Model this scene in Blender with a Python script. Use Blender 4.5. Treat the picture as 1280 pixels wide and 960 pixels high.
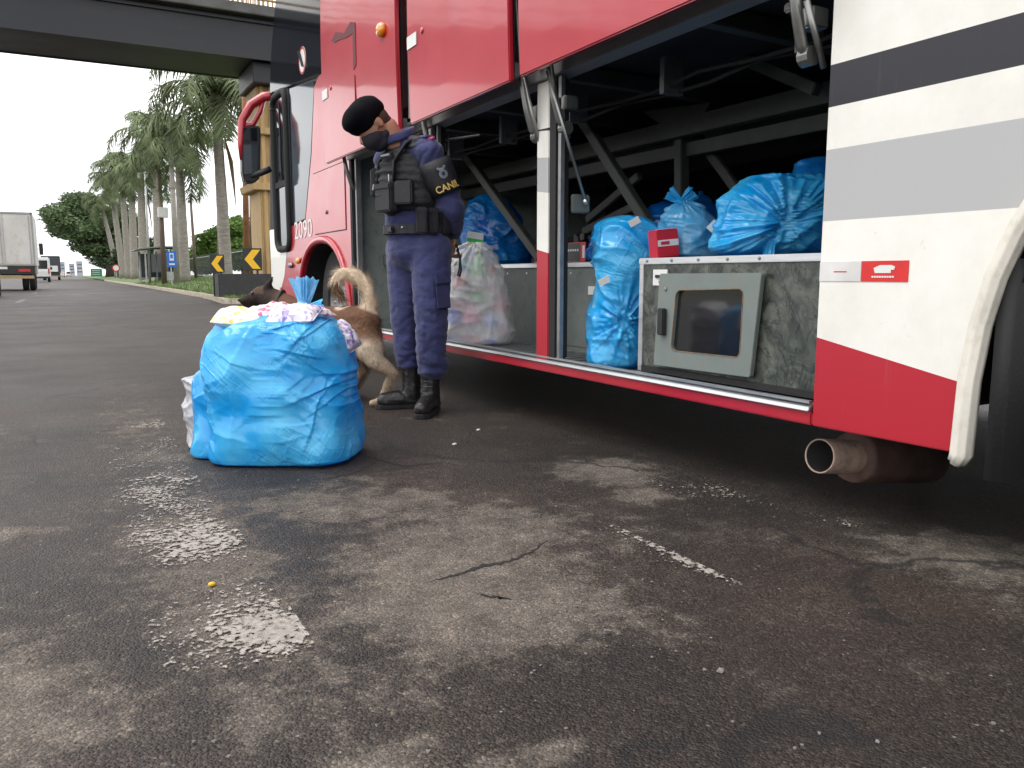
import bpy, bmesh, math, random
import numpy as np
from mathutils import Vector, Matrix, Euler, noise

for o in list(bpy.data.objects): bpy.data.objects.remove(o)
SC = bpy.context.scene
COL = SC.collection
PI = math.pi

# ------------------------------------------------------------------ camera
CAM_H, FPX = 0.76, 1000.0
PITCH = math.atan(136 / FPX); YAW = math.atan(555 * math.cos(PITCH) / FPX)
CF = Vector((math.sin(YAW) * math.cos(PITCH), math.cos(YAW) * math.cos(PITCH), -math.sin(PITCH)))
CR = Vector((math.cos(YAW), -math.sin(YAW), 0)); CU = CR.cross(CF)
cam_d = bpy.data.cameras.new('camera'); cam = bpy.data.objects.new('camera', cam_d); COL.objects.link(cam)
cam_d.sensor_width = 36; cam_d.lens = FPX / 1280 * 36; cam_d.clip_start = 0.05; cam_d.clip_end = 6000
m = Matrix((CR, CU, -CF)).transposed().to_4x4(); m.translation = (0, 0, CAM_H); cam.matrix_world = m
SC.camera = cam

# ------------------------------------------------------------------ world: bright overcast
W = bpy.data.worlds.new('World'); SC.world = W; W.use_nodes = True
nt = W.node_tree; nt.nodes.clear()
SUN_EL, SUN_AZ = math.radians(58), math.radians(-70)      # azimuth measured from +Y towards +X
sky = nt.nodes.new('ShaderNodeTexSky'); sky.sky_type = 'NISHITA'; sky.sun_disc = False
sky.sun_elevation = SUN_EL; sky.sun_rotation = SUN_AZ; sky.dust_density = 3
tc = nt.nodes.new('ShaderNodeTexCoord'); mp = nt.nodes.new('ShaderNodeMapping'); mp.inputs['Scale'].default_value = (1, 1, 2.6)
cn = nt.nodes.new('ShaderNodeTexNoise'); cn.inputs['Scale'].default_value = 2.2; cn.inputs['Detail'].default_value = 7; cn.inputs['Roughness'].default_value = .55
cr = nt.nodes.new('ShaderNodeValToRGB')
cr.color_ramp.elements[0].position = .32; cr.color_ramp.elements[0].color = (11.0, 11.2, 11.7, 1)
cr.color_ramp.elements[1].position = .62; cr.color_ramp.elements[1].color = (17.5, 17.4, 17.2, 1)
mx = nt.nodes.new('ShaderNodeMix'); mx.data_type = 'RGBA'; mx.inputs['Factor'].default_value = .93
bg = nt.nodes.new('ShaderNodeBackground'); bg.inputs['Strength'].default_value = .075
out = nt.nodes.new('ShaderNodeOutputWorld')
L = nt.links.new
L(tc.outputs['Generated'], mp.inputs['Vector']); L(mp.outputs['Vector'], cn.inputs['Vector']); L(cn.outputs['Fac'], cr.inputs['Fac'])
L(sky.outputs['Color'], mx.inputs['A']); L(cr.outputs['Color'], mx.inputs['B']); L(mx.outputs['Result'], bg.inputs['Color']); L(bg.outputs['Background'], out.inputs['Surface'])
sun_d = bpy.data.lights.new('sun', 'SUN'); sun = bpy.data.objects.new('sun', sun_d); COL.objects.link(sun)
sun_d.energy = 1.0; sun_d.angle = math.radians(35); sun_d.color = (1, .97, .92)
sd = Vector((math.sin(SUN_AZ) * math.cos(SUN_EL), math.cos(SUN_AZ) * math.cos(SUN_EL), math.sin(SUN_EL)))
sun.rotation_euler = sd.to_track_quat('Z', 'Y').to_euler(); sun.location = (0, 0, 30)
vs = SC.view_settings; vs.view_transform = 'Standard'; vs.look = 'None'; vs.gamma = 1; vs.exposure = .86; vs.use_curve_mapping = False
cy = SC.cycles; cy.use_denoising = True; cy.max_bounces = 8; cy.diffuse_bounces = 4; cy.glossy_bounces = 3; cy.transmission_bounces = 6; cy.transparent_max_bounces = 10
cy.caustics_reflective = False; cy.caustics_refractive = False; cy.sample_clamp_indirect = 6

# ------------------------------------------------------------------ helpers
WM = {}
def wmat(o):
    return WM.get(o.name, Matrix.Identity(4)) if o else Matrix.Identity(4)
def at(x, y, X=None, Z=None, Y=None, D=None):
    """a photograph pixel turned into a world point on the plane X=, Y=, Z= or at depth D"""
    d = CF + CR * ((x - 640) / FPX) - CU * ((y - 480) / FPX); c = Vector((0, 0, CAM_H))
    if X is not None: t = X / d.x
    elif Y is not None: t = Y / d.y
    elif Z is not None: t = (Z - CAM_H) / d.z
    else: t = D
    return c + d * t
def tag(o, label=None, cat=None, group=None, kind=None):
    if label: o['label'] = label
    if cat: o['category'] = cat
    if group: o['group'] = group
    if kind: o['kind'] = kind
    return o
def thing(name, label, cat, loc=(0, 0, 0), rz=0, group=None):
    o = bpy.data.objects.new(name, None); COL.objects.link(o); o.empty_display_size = .2
    o.location = loc; o.rotation_euler = (0, 0, rz)
    WM[o.name] = Matrix.Translation(loc) @ Matrix.Rotation(rz, 4, 'Z')
    return tag(o, label, cat, group)
def link_mesh(name, me, mats, parent=None, smooth=False):
    o = bpy.data.objects.new(name, me); COL.objects.link(o)
    for mt in (mats if isinstance(mats, (list, tuple)) else [mats]):
        if mt and len(me.materials) < 20: me.materials.append(mt)
    if parent:
        o.parent = parent; WM[o.name] = wmat(parent)
    if smooth:
        me.polygons.foreach_set('use_smooth', [True] * len(me.polygons))
    return o
def copy_tree(o, parent=None, loc=None, rz=None, scale=None):
    c = o.copy(); COL.objects.link(c)
    if parent: c.parent = parent
    if loc is not None: c.location = loc
    if rz is not None: c.rotation_euler = (0, 0, rz)
    if scale is not None: c.scale = scale if isinstance(scale, tuple) else (scale,) * 3
    for ch in list(o.children): copy_tree(ch, c)
    return c

class MB:
    def __init__(s): s.v = []; s.f = []; s.mi = []; s.cm = 0
    def _add(s, vs, fs):
        b = len(s.v); s.v += [Vector(p) for p in vs]; s.f += [tuple(b + i for i in f) for f in fs]; s.mi += [s.cm] * len(fs); return s
    def mat(s, i): s.cm = i; return s
    def box(s, x0, x1, y0, y1, z0, z1):
        return s._add([(x0,y0,z0),(x1,y0,z0),(x1,y1,z0),(x0,y1,z0),(x0,y0,z1),(x1,y0,z1),(x1,y1,z1),(x0,y1,z1)],
                      [(0,3,2,1),(4,5,6,7),(0,1,5,4),(1,2,6,5),(2,3,7,6),(3,0,4,7)])
    def obox(s, c, size, rot=(0, 0, 0)):
        R = Euler(rot).to_matrix(); c = Vector(c); h = [x / 2 for x in size]
        vs = [c + R @ Vector((sx*h[0], sy*h[1], sz*h[2])) for sz in (-1,1) for sx, sy in ((-1,-1),(1,-1),(1,1),(-1,1))]
        return s._add(vs, [(0,3,2,1),(4,5,6,7),(0,1,5,4),(1,2,6,5),(2,3,7,6),(3,0,4,7)])
    def beam(s, a, b, w, h, up=(0, 0, 1)):
        a, b = Vector(a), Vector(b); d = (b - a).normalized(); u = Vector(up); x = d.cross(u)
        if x.length < 1e-4: x = d.cross(Vector((0, 1, 0)))
        x.normalize(); z = x.cross(d)
        vs = [p + x*(sx*w/2) + z*(sz*h/2) for p in (a, b) for sx, sz in ((-1,-1),(1,-1),(1,1),(-1,1))]
        return s._add(vs, [(0,1,2,3),(7,6,5,4),(0,4,5,1),(1,5,6,2),(2,6,7,3),(3,7,4,0)])
    def tube(s, pts, r, n=8, caps=True, flat=None):
        pts = [Vector(p) for p in pts]; rs = r if isinstance(r, (list, tuple)) else [r] * len(pts)
        vs = []; prev = None
        for i, p in enumerate(pts):
            d = (pts[min(i+1, len(pts)-1)] - pts[max(i-1, 0)]).normalized()
            if prev is None:
                a = Vector((0, 0, 1)) if abs(d.z) < .9 else Vector((1, 0, 0))
                x = d.cross(a).normalized()
            else:
                x = (prev - d * prev.dot(d)).normalized()
            prev = x; y = d.cross(x)
            for k in range(n):
                t = 2 * PI * k / n
                q = x * math.cos(t) + y * math.sin(t) * (flat or 1)
                vs.append(p + q * rs[i])
        fs = [(i*n+k, i*n+(k+1) % n, (i+1)*n+(k+1) % n, (i+1)*n+k) for i in range(len(pts)-1) for k in range(n)]
        if caps: fs += [tuple(reversed(range(n))), tuple((len(pts)-1)*n + k for k in range(n))]
        return s._add(vs, fs)
    def prism(s, poly, axis, a, b):
        def P(u, w, t): return {'x': (t, u, w), 'y': (u, t, w), 'z': (u, w, t)}[axis]
        n = len(poly); vs = [P(u, w, a) for u, w in poly] + [P(u, w, b) for u, w in poly]
        fs = [tuple(range(n)), tuple(reversed(range(n, 2*n)))] + [(i, i + n, (i+1) % n + n, (i+1) % n) for i in range(n)]
        return s._add(vs, fs)
    def lathe(s, prof, c, axis=(0, 0, 1), n=24, close=False):
        ax = Vector(axis).normalized(); a = Vector((0, 0, 1)) if abs(ax.z) < .9 else Vector((1, 0, 0))
        x = ax.cross(a).normalized(); y = ax.cross(x); c = Vector(c)
        vs = [c + ax*h + (x*math.cos(2*PI*k/n) + y*math.sin(2*PI*k/n))*r for r, h in prof for k in range(n)]
        m_ = len(prof); fs = [(i*n+k, i*n+(k+1) % n, (i+1)*n+(k+1) % n, (i+1)*n+k) for i in range(m_-1) for k in range(n)]
        if close: fs += [((m_-1)*n+k, (m_-1)*n+(k+1) % n, (k+1) % n, k) for k in range(n)]
        return s._add(vs, fs)
    def ell(s, c, r, n=16, mrot=None):
        c = Vector(c); r = r if isinstance(r, (tuple, list)) else (r, r, r); vs = []; m_ = n // 2
        M = mrot or Matrix.Identity(3)
        for i in range(1, m_):
            t = PI * i / m_
            for k in range(n):
                u = 2*PI*k/n; vs.append(c + M @ Vector((r[0]*math.sin(t)*math.cos(u), r[1]*math.sin(t)*math.sin(u), r[2]*math.cos(t))))
        vs += [c + M @ Vector((0, 0, r[2])), c - M @ Vector((0, 0, r[2]))]; T = len(vs) - 2; B = T + 1
        fs = [(i*n+k, (i+1)*n+k, (i+1)*n+(k+1) % n, i*n+(k+1) % n) for i in range(m_-2) for k in range(n)]
        fs += [(T, k, (k+1) % n) for k in range(n)] + [(B, (m_-2)*n+(k+1) % n, (m_-2)*n+k) for k in range(n)]
        return s._add(vs, fs)
    def cap(s, a, b, ra, rb, n=16):
        """tapered capsule, closed"""
        a, b = Vector(a), Vector(b); d = b - a; Ln = d.length
        if Ln < 1e-5: return s.ell(a, ra, n)
        ax = d / Ln; prof = []
        for i in range(0, 5): t = PI/2 * (1 - i/4); prof.append((max(ra*math.cos(t), 1e-4), -ra*math.sin(t)))
        for i in range(0, 5): t = PI/2 * i/4; prof.append((max(rb*math.cos(t), 1e-4), Ln + rb*math.sin(t)))
        b0 = len(s.v); s.lathe(prof, a, ax, n)
        s._add([], []); s.f += [tuple(b0 + k for k in reversed(range(n))), tuple(b0 + 9*n + k for k in range(n))]; s.mi += [s.cm]*2
        return s
    def limb(s, pts, rs, n=16):
        for i in range(len(pts)-1): s.cap(pts[i], pts[i+1], rs[i], rs[i+1], n)
        return s
    def mesh(s, name='m', bevel=0, seg=2, fixn=True):
        me = bpy.data.meshes.new(name); me.from_pydata([tuple(p) for p in s.v], [], s.f); me.update()
        if any(s.mi): me.polygons.foreach_set('material_index', s.mi)
        if bevel or fixn:
            bm = bmesh.new(); bm.from_mesh(me)
            if fixn: bmesh.ops.recalc_face_normals(bm, faces=bm.faces)
            if bevel:
                es = [e for e in bm.edges if len(e.link_faces) == 2 and e.calc_face_angle(0) > .6]
                bmesh.ops.bevel(bm, geom=es, offset=bevel, segments=seg, affect='EDGES', clamp_overlap=True)
            bm.to_mesh(me); bm.free()
        return me
    def build(s, name, mats, parent=None, smooth=False, bevel=0, seg=2, local=False, fixn=True):
        if parent and not local:
            M = wmat(parent).inverted(); s.v = [M @ p for p in s.v]
        org = None
        if not parent and not local:
            xs = [p.x for p in s.v]; ys = [p.y for p in s.v]; zs = [p.z for p in s.v]
            org = Vector(((min(xs)+max(xs))/2, (min(ys)+max(ys))/2, min(zs))); s.v = [p - org for p in s.v]
        me = s.mesh(name, bevel, seg, fixn); o = link_mesh(name, me, mats, parent, smooth)
        if org is not None:
            o.location = org; WM[o.name] = Matrix.Translation(org)
        if smooth and bevel: pass
        return o

def fuse(mb, voxel, smooth=4, fac=.5):
    """one continuous skin round a heap of capsules and ellipsoids"""
    me = mb.mesh('tmp'); o = bpy.data.objects.new('tmp', me); COL.objects.link(o)
    r = o.modifiers.new('r', 'REMESH'); r.mode = 'VOXEL'; r.voxel_size = voxel; r.use_smooth_shade = True
    if smooth:
        sm = o.modifiers.new('s', 'SMOOTH'); sm.factor = fac; sm.iterations = smooth
    dg = bpy.context.evaluated_depsgraph_get(); dg.update(); ev = o.evaluated_get(dg)
    res = bpy.data.meshes.new_from_object(ev); bpy.data.objects.remove(o); bpy.data.meshes.remove(me)
    res.polygons.foreach_set('use_smooth', [True]*len(res.polygons)); res.materials.clear()
    return res
def nrm(me):
    a = np.empty(len(me.vertices)*3); me.vertices.foreach_get('normal', a); return a.reshape(-1, 3)
def vco(me):
    a = np.empty(len(me.vertices)*3); me.vertices.foreach_get('co', a); return a.reshape(-1, 3)
def setco(me, a): me.vertices.foreach_set('co', a.ravel()); me.update()
def displace(me, fn):
    """move every vertex along its normal by fn(co, normal)"""
    c = vco(me); n = nrm(me)
    d = np.array([fn(Vector(c[i]), Vector(n[i])) for i in range(len(c))]); setco(me, c + n*d[:, None])

# ------------------------------------------------------------------ procedural materials
MATS = {}
def nodes_of(name):
    mt = bpy.data.materials.new(name); mt.use_nodes = True; t = mt.node_tree
    return mt, t, t.nodes['Principled BSDF'], t.links.new
def N(t, typ, **kw):
    n = t.nodes.new(typ)
    for k, v in kw.items():
        if k in n.inputs: n.inputs[k].default_value = v
        else: setattr(n, k, v)
    return n
def ramp(t, stops, interp='LINEAR'):
    r = t.nodes.new('ShaderNodeValToRGB'); e = r.color_ramp; e.interpolation = interp
    while len(e.elements) < len(stops): e.elements.new(.5)
    for el, (p, c) in zip(e.elements, stops):
        el.position = p; el.color = c if len(c) == 4 else (*c, 1)
    return r
def rgba(c): return (*c, 1) if len(c) == 3 else c
def pm(name, col, rough=.5, metal=0, var=.15, scale=6, bump=0, bscale=60, coat=0, spec=.5, dirt=0, dirtcol=(.09, .075, .06), trans=0, sss=0, sheen=0, stretch=(1, 1, 1), alpha=1, emit=0, coord='Object', rvar=.1):
    if name in MATS: return MATS[name]
    mt, t, b, L = nodes_of(name)
    tc = N(t, 'ShaderNodeTexCoord'); mp = N(t, 'ShaderNodeMapping'); mp.inputs['Scale'].default_value = stretch
    L(tc.outputs[coord], mp.inputs['Vector'])
    n1 = N(t, 'ShaderNodeTexNoise', Scale=scale, Detail=4, Roughness=.6); L(mp.outputs[0], n1.inputs['Vector'])
    lo = tuple(max(0, c*(1-var)) for c in col[:3]); hi = tuple(min(1, c*(1+var)) for c in col[:3])
    r = ramp(t, [(.3, lo), (.7, hi)]); L(n1.outputs['Fac'], r.inputs['Fac']); colout = r.outputs['Color']
    if dirt:
        n2 = N(t, 'ShaderNodeTexNoise', Scale=scale*2.7, Detail=6, Roughness=.72); L(mp.outputs[0], n2.inputs['Vector'])
        r2 = ramp(t, [(.52, (0, 0, 0)), (.72, (dirt,)*3)]); L(n2.outputs['Fac'], r2.inputs['Fac'])
        m2 = N(t, 'ShaderNodeMix', data_type='RGBA'); L(r2.outputs['Color'], m2.inputs['Factor']); L(colout, m2.inputs['A']); m2.inputs['B'].default_value = rgba(dirtcol); colout = m2.outputs['Result']
    L(colout, b.inputs['Base Color'])
    rr = N(t, 'ShaderNodeMapRange'); rr.inputs['To Min'].default_value = max(0, rough-rvar); rr.inputs['To Max'].default_value = min(1, rough+rvar)
    L(n1.outputs['Fac'], rr.inputs['Value']); L(rr.outputs[0], b.inputs['Roughness'])
    b.inputs['Metallic'].default_value = metal; b.inputs['Specular IOR Level'].default_value = spec
    b.inputs['Coat Weight'].default_value = coat; b.inputs['Coat Roughness'].default_value = .06
    if trans: b.inputs['Transmission Weight'].default_value = trans
    if sss: b.inputs['Subsurface Weight'].default_value = sss; b.inputs['Subsurface Radius'].default_value = (.02, .008, .004)
    if sheen: b.inputs['Sheen Weight'].default_value = sheen; b.inputs['Sheen Roughness'].default_value = .5
    if alpha < 1: b.inputs['Alpha'].default_value = alpha
    if emit: b.inputs['Emission Color'].default_value = rgba(col); b.inputs['Emission Strength'].default_value = emit
    if bump:
        nb = N(t, 'ShaderNodeTexNoise', Scale=bscale, Detail=2, Roughness=.6); L(mp.outputs[0], nb.inputs['Vector'])
        bp = N(t, 'ShaderNodeBump', Strength=bump, Distance=.01); L(nb.outputs['Fac'], bp.inputs['Height']); L(bp.outputs[0], b.inputs['Normal'])
    MATS[name] = mt; return mt

def text_mesh(name, body, size, mt, parent, M, extrude=.001, align='CENTER', bold=0):
    """flat lettering as a mesh; M maps text space (x right, y up, z out) to world"""
    cu = bpy.data.curves.new('txt', 'FONT'); cu.body = body; cu.size = size; cu.align_x = align; cu.align_y = 'CENTER'; cu.extrude = extrude; cu.offset = bold; cu.resolution_u = 3
    o = bpy.data.objects.new('txt', cu); COL.objects.link(o)
    dg = bpy.context.evaluated_depsgraph_get(); dg.update()
    me = bpy.data.meshes.new_from_object(o.evaluated_get(dg)); bpy.data.objects.remove(o); bpy.data.curves.remove(cu)
    me.transform((wmat(parent).inverted() if parent else Matrix.Identity(4)) @ M); me.materials.clear()
    return link_mesh(name, me, mt, parent)
# ------------------------------------------------------------------ common materials
RED = pm('bus_red', (.43, .016, .032), .32, var=.06, scale=3, coat=.55, dirt=.10, dirtcol=(.2, .03, .03), bump=.02, bscale=3)
WHITE = pm('bus_white', (.76, .745, .70), .35, var=.04, scale=4, coat=.35, dirt=.16, dirtcol=(.45, .38, .28))
BLACKP = pm('bus_black', (.012, .012, .016), .35, spec=.35)
GLASSK = pm('dark_glass', (.010, .012, .017), .05, var=.1, spec=.4, rvar=.02)
GLASSB = pm('side_glass', (.05, .065, .08), .05, var=.1, spec=.5, rvar=.02)
RUBBER = pm('rubber', (.013, .013, .014), .8, bump=.2, bscale=80)
ALU = pm('aluminium', (.62, .63, .64), .32, metal=.9, var=.12, scale=9, dirt=.3, stretch=(1, .15, 1), bump=.05)
ALUD = pm('dull_aluminium', (.33, .33, .34), .42, metal=.8, var=.15, scale=8, dirt=.3)
STEEL = pm('strut_steel', (.30, .30, .29), .35, metal=.8, var=.2, dirt=.3)
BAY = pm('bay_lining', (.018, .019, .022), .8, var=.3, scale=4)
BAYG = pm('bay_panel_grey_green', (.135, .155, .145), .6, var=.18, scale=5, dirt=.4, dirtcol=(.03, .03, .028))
OLIVE = pm('strut_olive', (.06, .066, .06), .55, var=.2, scale=9, dirt=.4, dirtcol=(.03, .03, .03))
PLATEW = pm('white_plate', (.7, .7, .68), .5, var=.05)
DARKPL = pm('dark_plastic', (.02, .02, .022), .45, var=.2)
AMBER = pm('amber_lens', (.75, .28, .01), .15, coat=1, var=.15, scale=40)

def livery():
    mt, t, b, L = nodes_of('bus_livery')
    tc = N(t, 'ShaderNodeTexCoord'); sp = N(t, 'ShaderNodeSeparateXYZ'); L(tc.outputs['Object'], sp.inputs[0])
    def mth(op, a, c=None):
        n = N(t, 'ShaderNodeMath', operation=op)
        for i, v in enumerate((a, c)):
            if v is None: continue
            if isinstance(v, (int, float)): n.inputs[i].default_value = v
            else: L(v, n.inputs[i])
        return n.outputs[0]
    Y = mth('ADD', sp.outputs['Y'], 3.0); Z = sp.outputs['Z']; Yc = mth('MAXIMUM', mth('SUBTRACT', Y, 1.7), 0.0); Yr = mth('SUBTRACT', Y, 1.7)
    def line(z0, sl, y): return mth('GREATER_THAN', Z, mth('ADD', mth('MULTIPLY', y, sl), z0))
    a_red = line(.572, .185, Yr); g0 = line(.92, .141, Yc); g1 = line(1.128, .111, Yc); k0 = line(1.25, .111, Yc); k1 = line(1.37, .043, Yc)
    nz = N(t, 'ShaderNodeTexNoise', Scale=3, Detail=8, Roughness=.7); L(tc.outputs['Object'], nz.inputs['Vector'])
    wr = ramp(t, [(.35, (.70, .68, .63)), (.6, (.78, .765, .72))]); L(nz.outputs['Fac'], wr.inputs['Fac'])
    def mixc(f, A, B):
        n = N(t, 'ShaderNodeMix', data_type='RGBA'); L(f, n.inputs['Factor'])
        for k, v in (('A', A), ('B', B)):
            if isinstance(v, tuple): n.inputs[k].default_value = rgba(v)
            else: L(v, n.inputs[k])
        return n.outputs['Result']
    c = mixc(a_red, (.40, .016, .03), wr.outputs['Color'])
    c = mixc(mth('SUBTRACT', g0, g1), c, (.40, .40, .405)); c = mixc(mth('SUBTRACT', k0, k1), c, (.010, .010, .017))
    # grime specks and scuffs
    n2 = N(t, 'ShaderNodeTexNoise', Scale=26, Detail=6, Roughness=.7); L(tc.outputs['Object'], n2.inputs['Vector'])
    r2 = ramp(t, [(.66, (0, 0, 0)), (.75, (.55, .55, .55))]); L(n2.outputs['Fac'], r2.inputs['Fac'])
    n3 = N(t, 'ShaderNodeTexNoise', Scale=2.3, Detail=3); L(tc.outputs['Object'], n3.inputs['Vector'])
    r3 = ramp(t, [(.45, (0, 0, 0)), (.65, (1, 1, 1))]); L(n3.outputs['Fac'], r3.inputs['Fac'])
    c = mixc(mth('MULTIPLY', r2.outputs['Color'], r3.outputs['Color']), c, (.22, .17, .12))
    mpz = N(t, 'ShaderNodeMapping'); mpz.inputs['Scale'].default_value = (6, 22, 1.6); L(tc.outputs['Object'], mpz.inputs['Vector'])
    n4 = N(t, 'ShaderNodeTexNoise', Scale=1.5, Detail=5, Roughness=.6); L(mpz.outputs[0], n4.inputs['Vector'])
    r4 = ramp(t, [(.62, (0, 0, 0)), (.9, (.16, .16, .16))]); L(n4.outputs['Fac'], r4.inputs['Fac'])
    c = mixc(r4.outputs['Color'], c, (.36, .29, .21))
    L(c, b.inputs['Base Color']); b.inputs['Roughness'].default_value = .36; b.inputs['Specular IOR Level'].default_value = .4; b.inputs['Coat Weight'].default_value = .12; b.inputs['Coat Roughness'].default_value = .08
    n5 = N(t, 'ShaderNodeTexNoise', Scale=2.5, Detail=2); L(tc.outputs['Object'], n5.inputs['Vector'])
    bp = N(t, 'ShaderNodeBump', Strength=.05, Distance=.02); L(n5.outputs['Fac'], bp.inputs['Height']); L(bp.outputs[0], b.inputs['Normal'])
    return mt
LIV = livery()

BX = 2.0
bus = thing('coach_bus', 'red and white long distance coach with its luggage doors raised open', 'bus', (3.3, 3.0, 0))
def superarch(c, a, b, n, z0, t0, t1, k=18):
    r = []
    for i in range(k + 1):
        t = t0 + (t1 - t0) * i / k; cs, sn = math.cos(t), math.sin(t)
        r.append((c + a * math.copysign(abs(cs)**(2/n), cs), z0 + b * abs(sn)**(2/n)))
    return r
# rear side panel with wheel arch
arch_r = superarch(.48, .735, .92, 2.5, .30, 0, PI, 22)
poly = [(1.70, .295), (1.70, 1.655), (-3.3, 1.655), (-3.3, .42), (-.33, .30)] + list(reversed(arch_r))
MB().prism(poly, 'x', BX, BX + .035).build('side_panel', LIV, bus, bevel=.004)
pts = [(BX - .012, y, z) for y, z in arch_r]
pts = [(BX - .012, pts[0][1] + .012, .272)] + pts
fn = MB(); prof_ = [(-.030, .022), (.002, .026), (.016, .012), (.016, -.014), (.004, -.028), (-.030, -.026)]   # flat lip: (outward, across)
vs_ = []
for i, p in enumerate(pts):
    a_ = Vector(pts[max(i-1, 0)]); b_ = Vector(pts[min(i+1, len(pts)-1)]); d_ = (b_-a_).normalized(); sd_ = Vector((1, 0, 0)).cross(d_).normalized()
    vs_ += [Vector(p) - Vector((1, 0, 0))*o_ + sd_*w_*(.75 if i == 0 else 1) for o_, w_ in prof_]
k_ = len(prof_)
fn._add(vs_, [(i*k_+j, i*k_+(j+1) % k_, (i+1)*k_+(j+1) % k_, (i+1)*k_+j) for i in range(len(pts)-1) for j in range(k_)] + [tuple(range(k_))])
fn.build('wheel_arch_trim', pm('arch_cream', (.66, .63, .56), .5, var=.08, scale=7, dirt=.4, dirtcol=(.34, .27, .19)), bus, bevel=.007, smooth=True)
# wheel well liner and rear wheel
ln = MB()
inner = superarch(.48, .69, .88, 2.5, .30, 0, PI, 18)
for i in range(len(inner)-1):
    (a0, b0), (a1, b1) = inner[i], inner[i+1]
    ln._add([(BX+.02, a0, b0), (BX+.75, a0, b0), (BX+.75, a1, b1), (BX+.02, a1, b1)], [(0, 1, 2, 3)])
ln.box(BX+.74, BX+.76, -.25, 1.2, .3, 1.2); ln.box(BX+.004, BX+.73, 1.115, 1.16, .245, .80)
ln.build('wheel_well', RUBBER, bus, smooth=True)
def wheel(cy_, cz, x0, w=.30, r=.51):
    p = MB().lathe([(r*.56, 0), (r*.62, .0), (r*.93, .0), (r*.985, .03), (r, .07), (r, w-.07), (r*.985, w-.03), (r*.93, w), (r*.56, w)], (x0, cy_, cz), (1, 0, 0), 40, close=True)
    tyre = p.build('wheel', RUBBER, bus, smooth=True)
    q = MB().lathe([(.001, .10), (.10, .10), (.11, .04), (.15, .035), (.16, .09), (r*.5, .1), (r*.56, .02), (r*.6, .0), (r*.6, w), (.001, w)], (x0, cy_, cz), (1, 0, 0), 32)
    for k in range(10):
        a = 2*PI*k/10; q.tube([(x0+.03, cy_+.19*math.cos(a), cz+.19*math.sin(a)), (x0+.095, cy_+.19*math.cos(a), cz+.19*math.sin(a))], .016, 6)
    q.build('rim', pm('wheel_rim', (.30, .29, .28), .5, metal=.5, dirt=.6, scale=20), tyre, smooth=True)
wheel(.48, .51, BX+.06); wheel(7.17, .51, BX+.13)
# red sill under the bays with aluminium tread
MB().box(BX, BX+.05, 1.702, 6.30, .295, .338).build('sill', RED, bus, bevel=.006)
MB().prism([(1.985, .341), (2.06, .341), (2.06, .352), (2.045, .360), (2.008, .360), (1.99, .352)], 'y', 1.705, 6.298).build('sill_tread', ALU, bus, bevel=.002)
MB().box(BX-.004, BX+.012, 1.71, 6.29, .3635, .372).build('sill_bead', ALU, bus)
# chassis floor, platform and bay lining
MB().box(BX+.06, 4.5, 1.70, 6.30, .297, .325).build('bay_floor', ALUD, bus)
rib = MB().box(0, .5, -.011, .011, 0, .008).mesh('rib', bevel=.003)
rib.materials.append(ALU)
for i in range(44):
    y = 1.76 + i * .103
    o = bpy.data.objects.new('floor_rib', rib); COL.objects.link(o); o.parent = bus; o.location = (2.065 - 3.3, y - 3.0, .3255)
PX = 2.50
MB().box(PX, PX+.03, 1.70, 6.30, .3256, .812).build('platform_front', BAYG, bus)
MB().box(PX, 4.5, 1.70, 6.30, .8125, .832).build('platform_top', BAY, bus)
MB().prism([(PX-.012, .806), (PX+.05, .806), (PX+.05, .8345), (PX-.006, .8345), (PX-.012, .83)], 'y', 2.75, 6.29).build('platform_edge', ALU, bus)
MB().box(PX-.006, PX-.001, 3.36, 3.9, .36, .66).build('access_panel', BAYG, bus, bevel=.002)
MB().box(PX-.012, PX-.001, 3.50, 3.66, .655, .70).build('notice_plate', PLATEW, bus)
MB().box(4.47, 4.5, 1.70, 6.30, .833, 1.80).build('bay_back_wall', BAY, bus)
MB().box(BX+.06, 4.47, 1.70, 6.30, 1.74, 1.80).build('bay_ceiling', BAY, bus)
MB().box(BX+.05, 4.47, 6.302, 6.33, .3, 1.80).build('bay_end_wall', pm('end_wall_grey', (.30, .34, .32), .6, var=.12, scale=5, dirt=.4, dirtcol=(.06, .06, .055)), bus)
MB().box(BX+.05, 4.47, 1.665, 1.698, .3, 1.80).build('bay_end_wall', BAYG, bus)
# front bay fittings: box, plate, coil
MB().box(2.25, 2.62, 6.05, 6.28, .833, .93).build('junction_box', BAYG, bus, bevel=.01)
c = at(466, 246, X=2.42); MB().box(2.42, 2.425, c.y-.16, c.y+.16, c.z-.05, c.z+.05).build('notice_plate', PLATEW, bus)
c = at(443, 238, X=2.3); MB().lathe([(.08, -.02), (.1, 0), (.08, .02), (.06, 0)], (2.3, 6.22, c.z), (0, 1, 0), 20, close=True).build('cable_coil', STEEL, bus, smooth=True)
# door-side vertical box in the lower front bay
c = at(470, 380, X=2.4); MB().box(2.38, 2.49, c.y-.30, c.y+.12, .36, .74).build('lower_cabinet', BAYG, bus, bevel=.008)
MB().box(2.372, 2.379, c.y-.30, c.y-.27, .36, .80).build('lower_cabinet_edge', PLATEW, bus)
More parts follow.
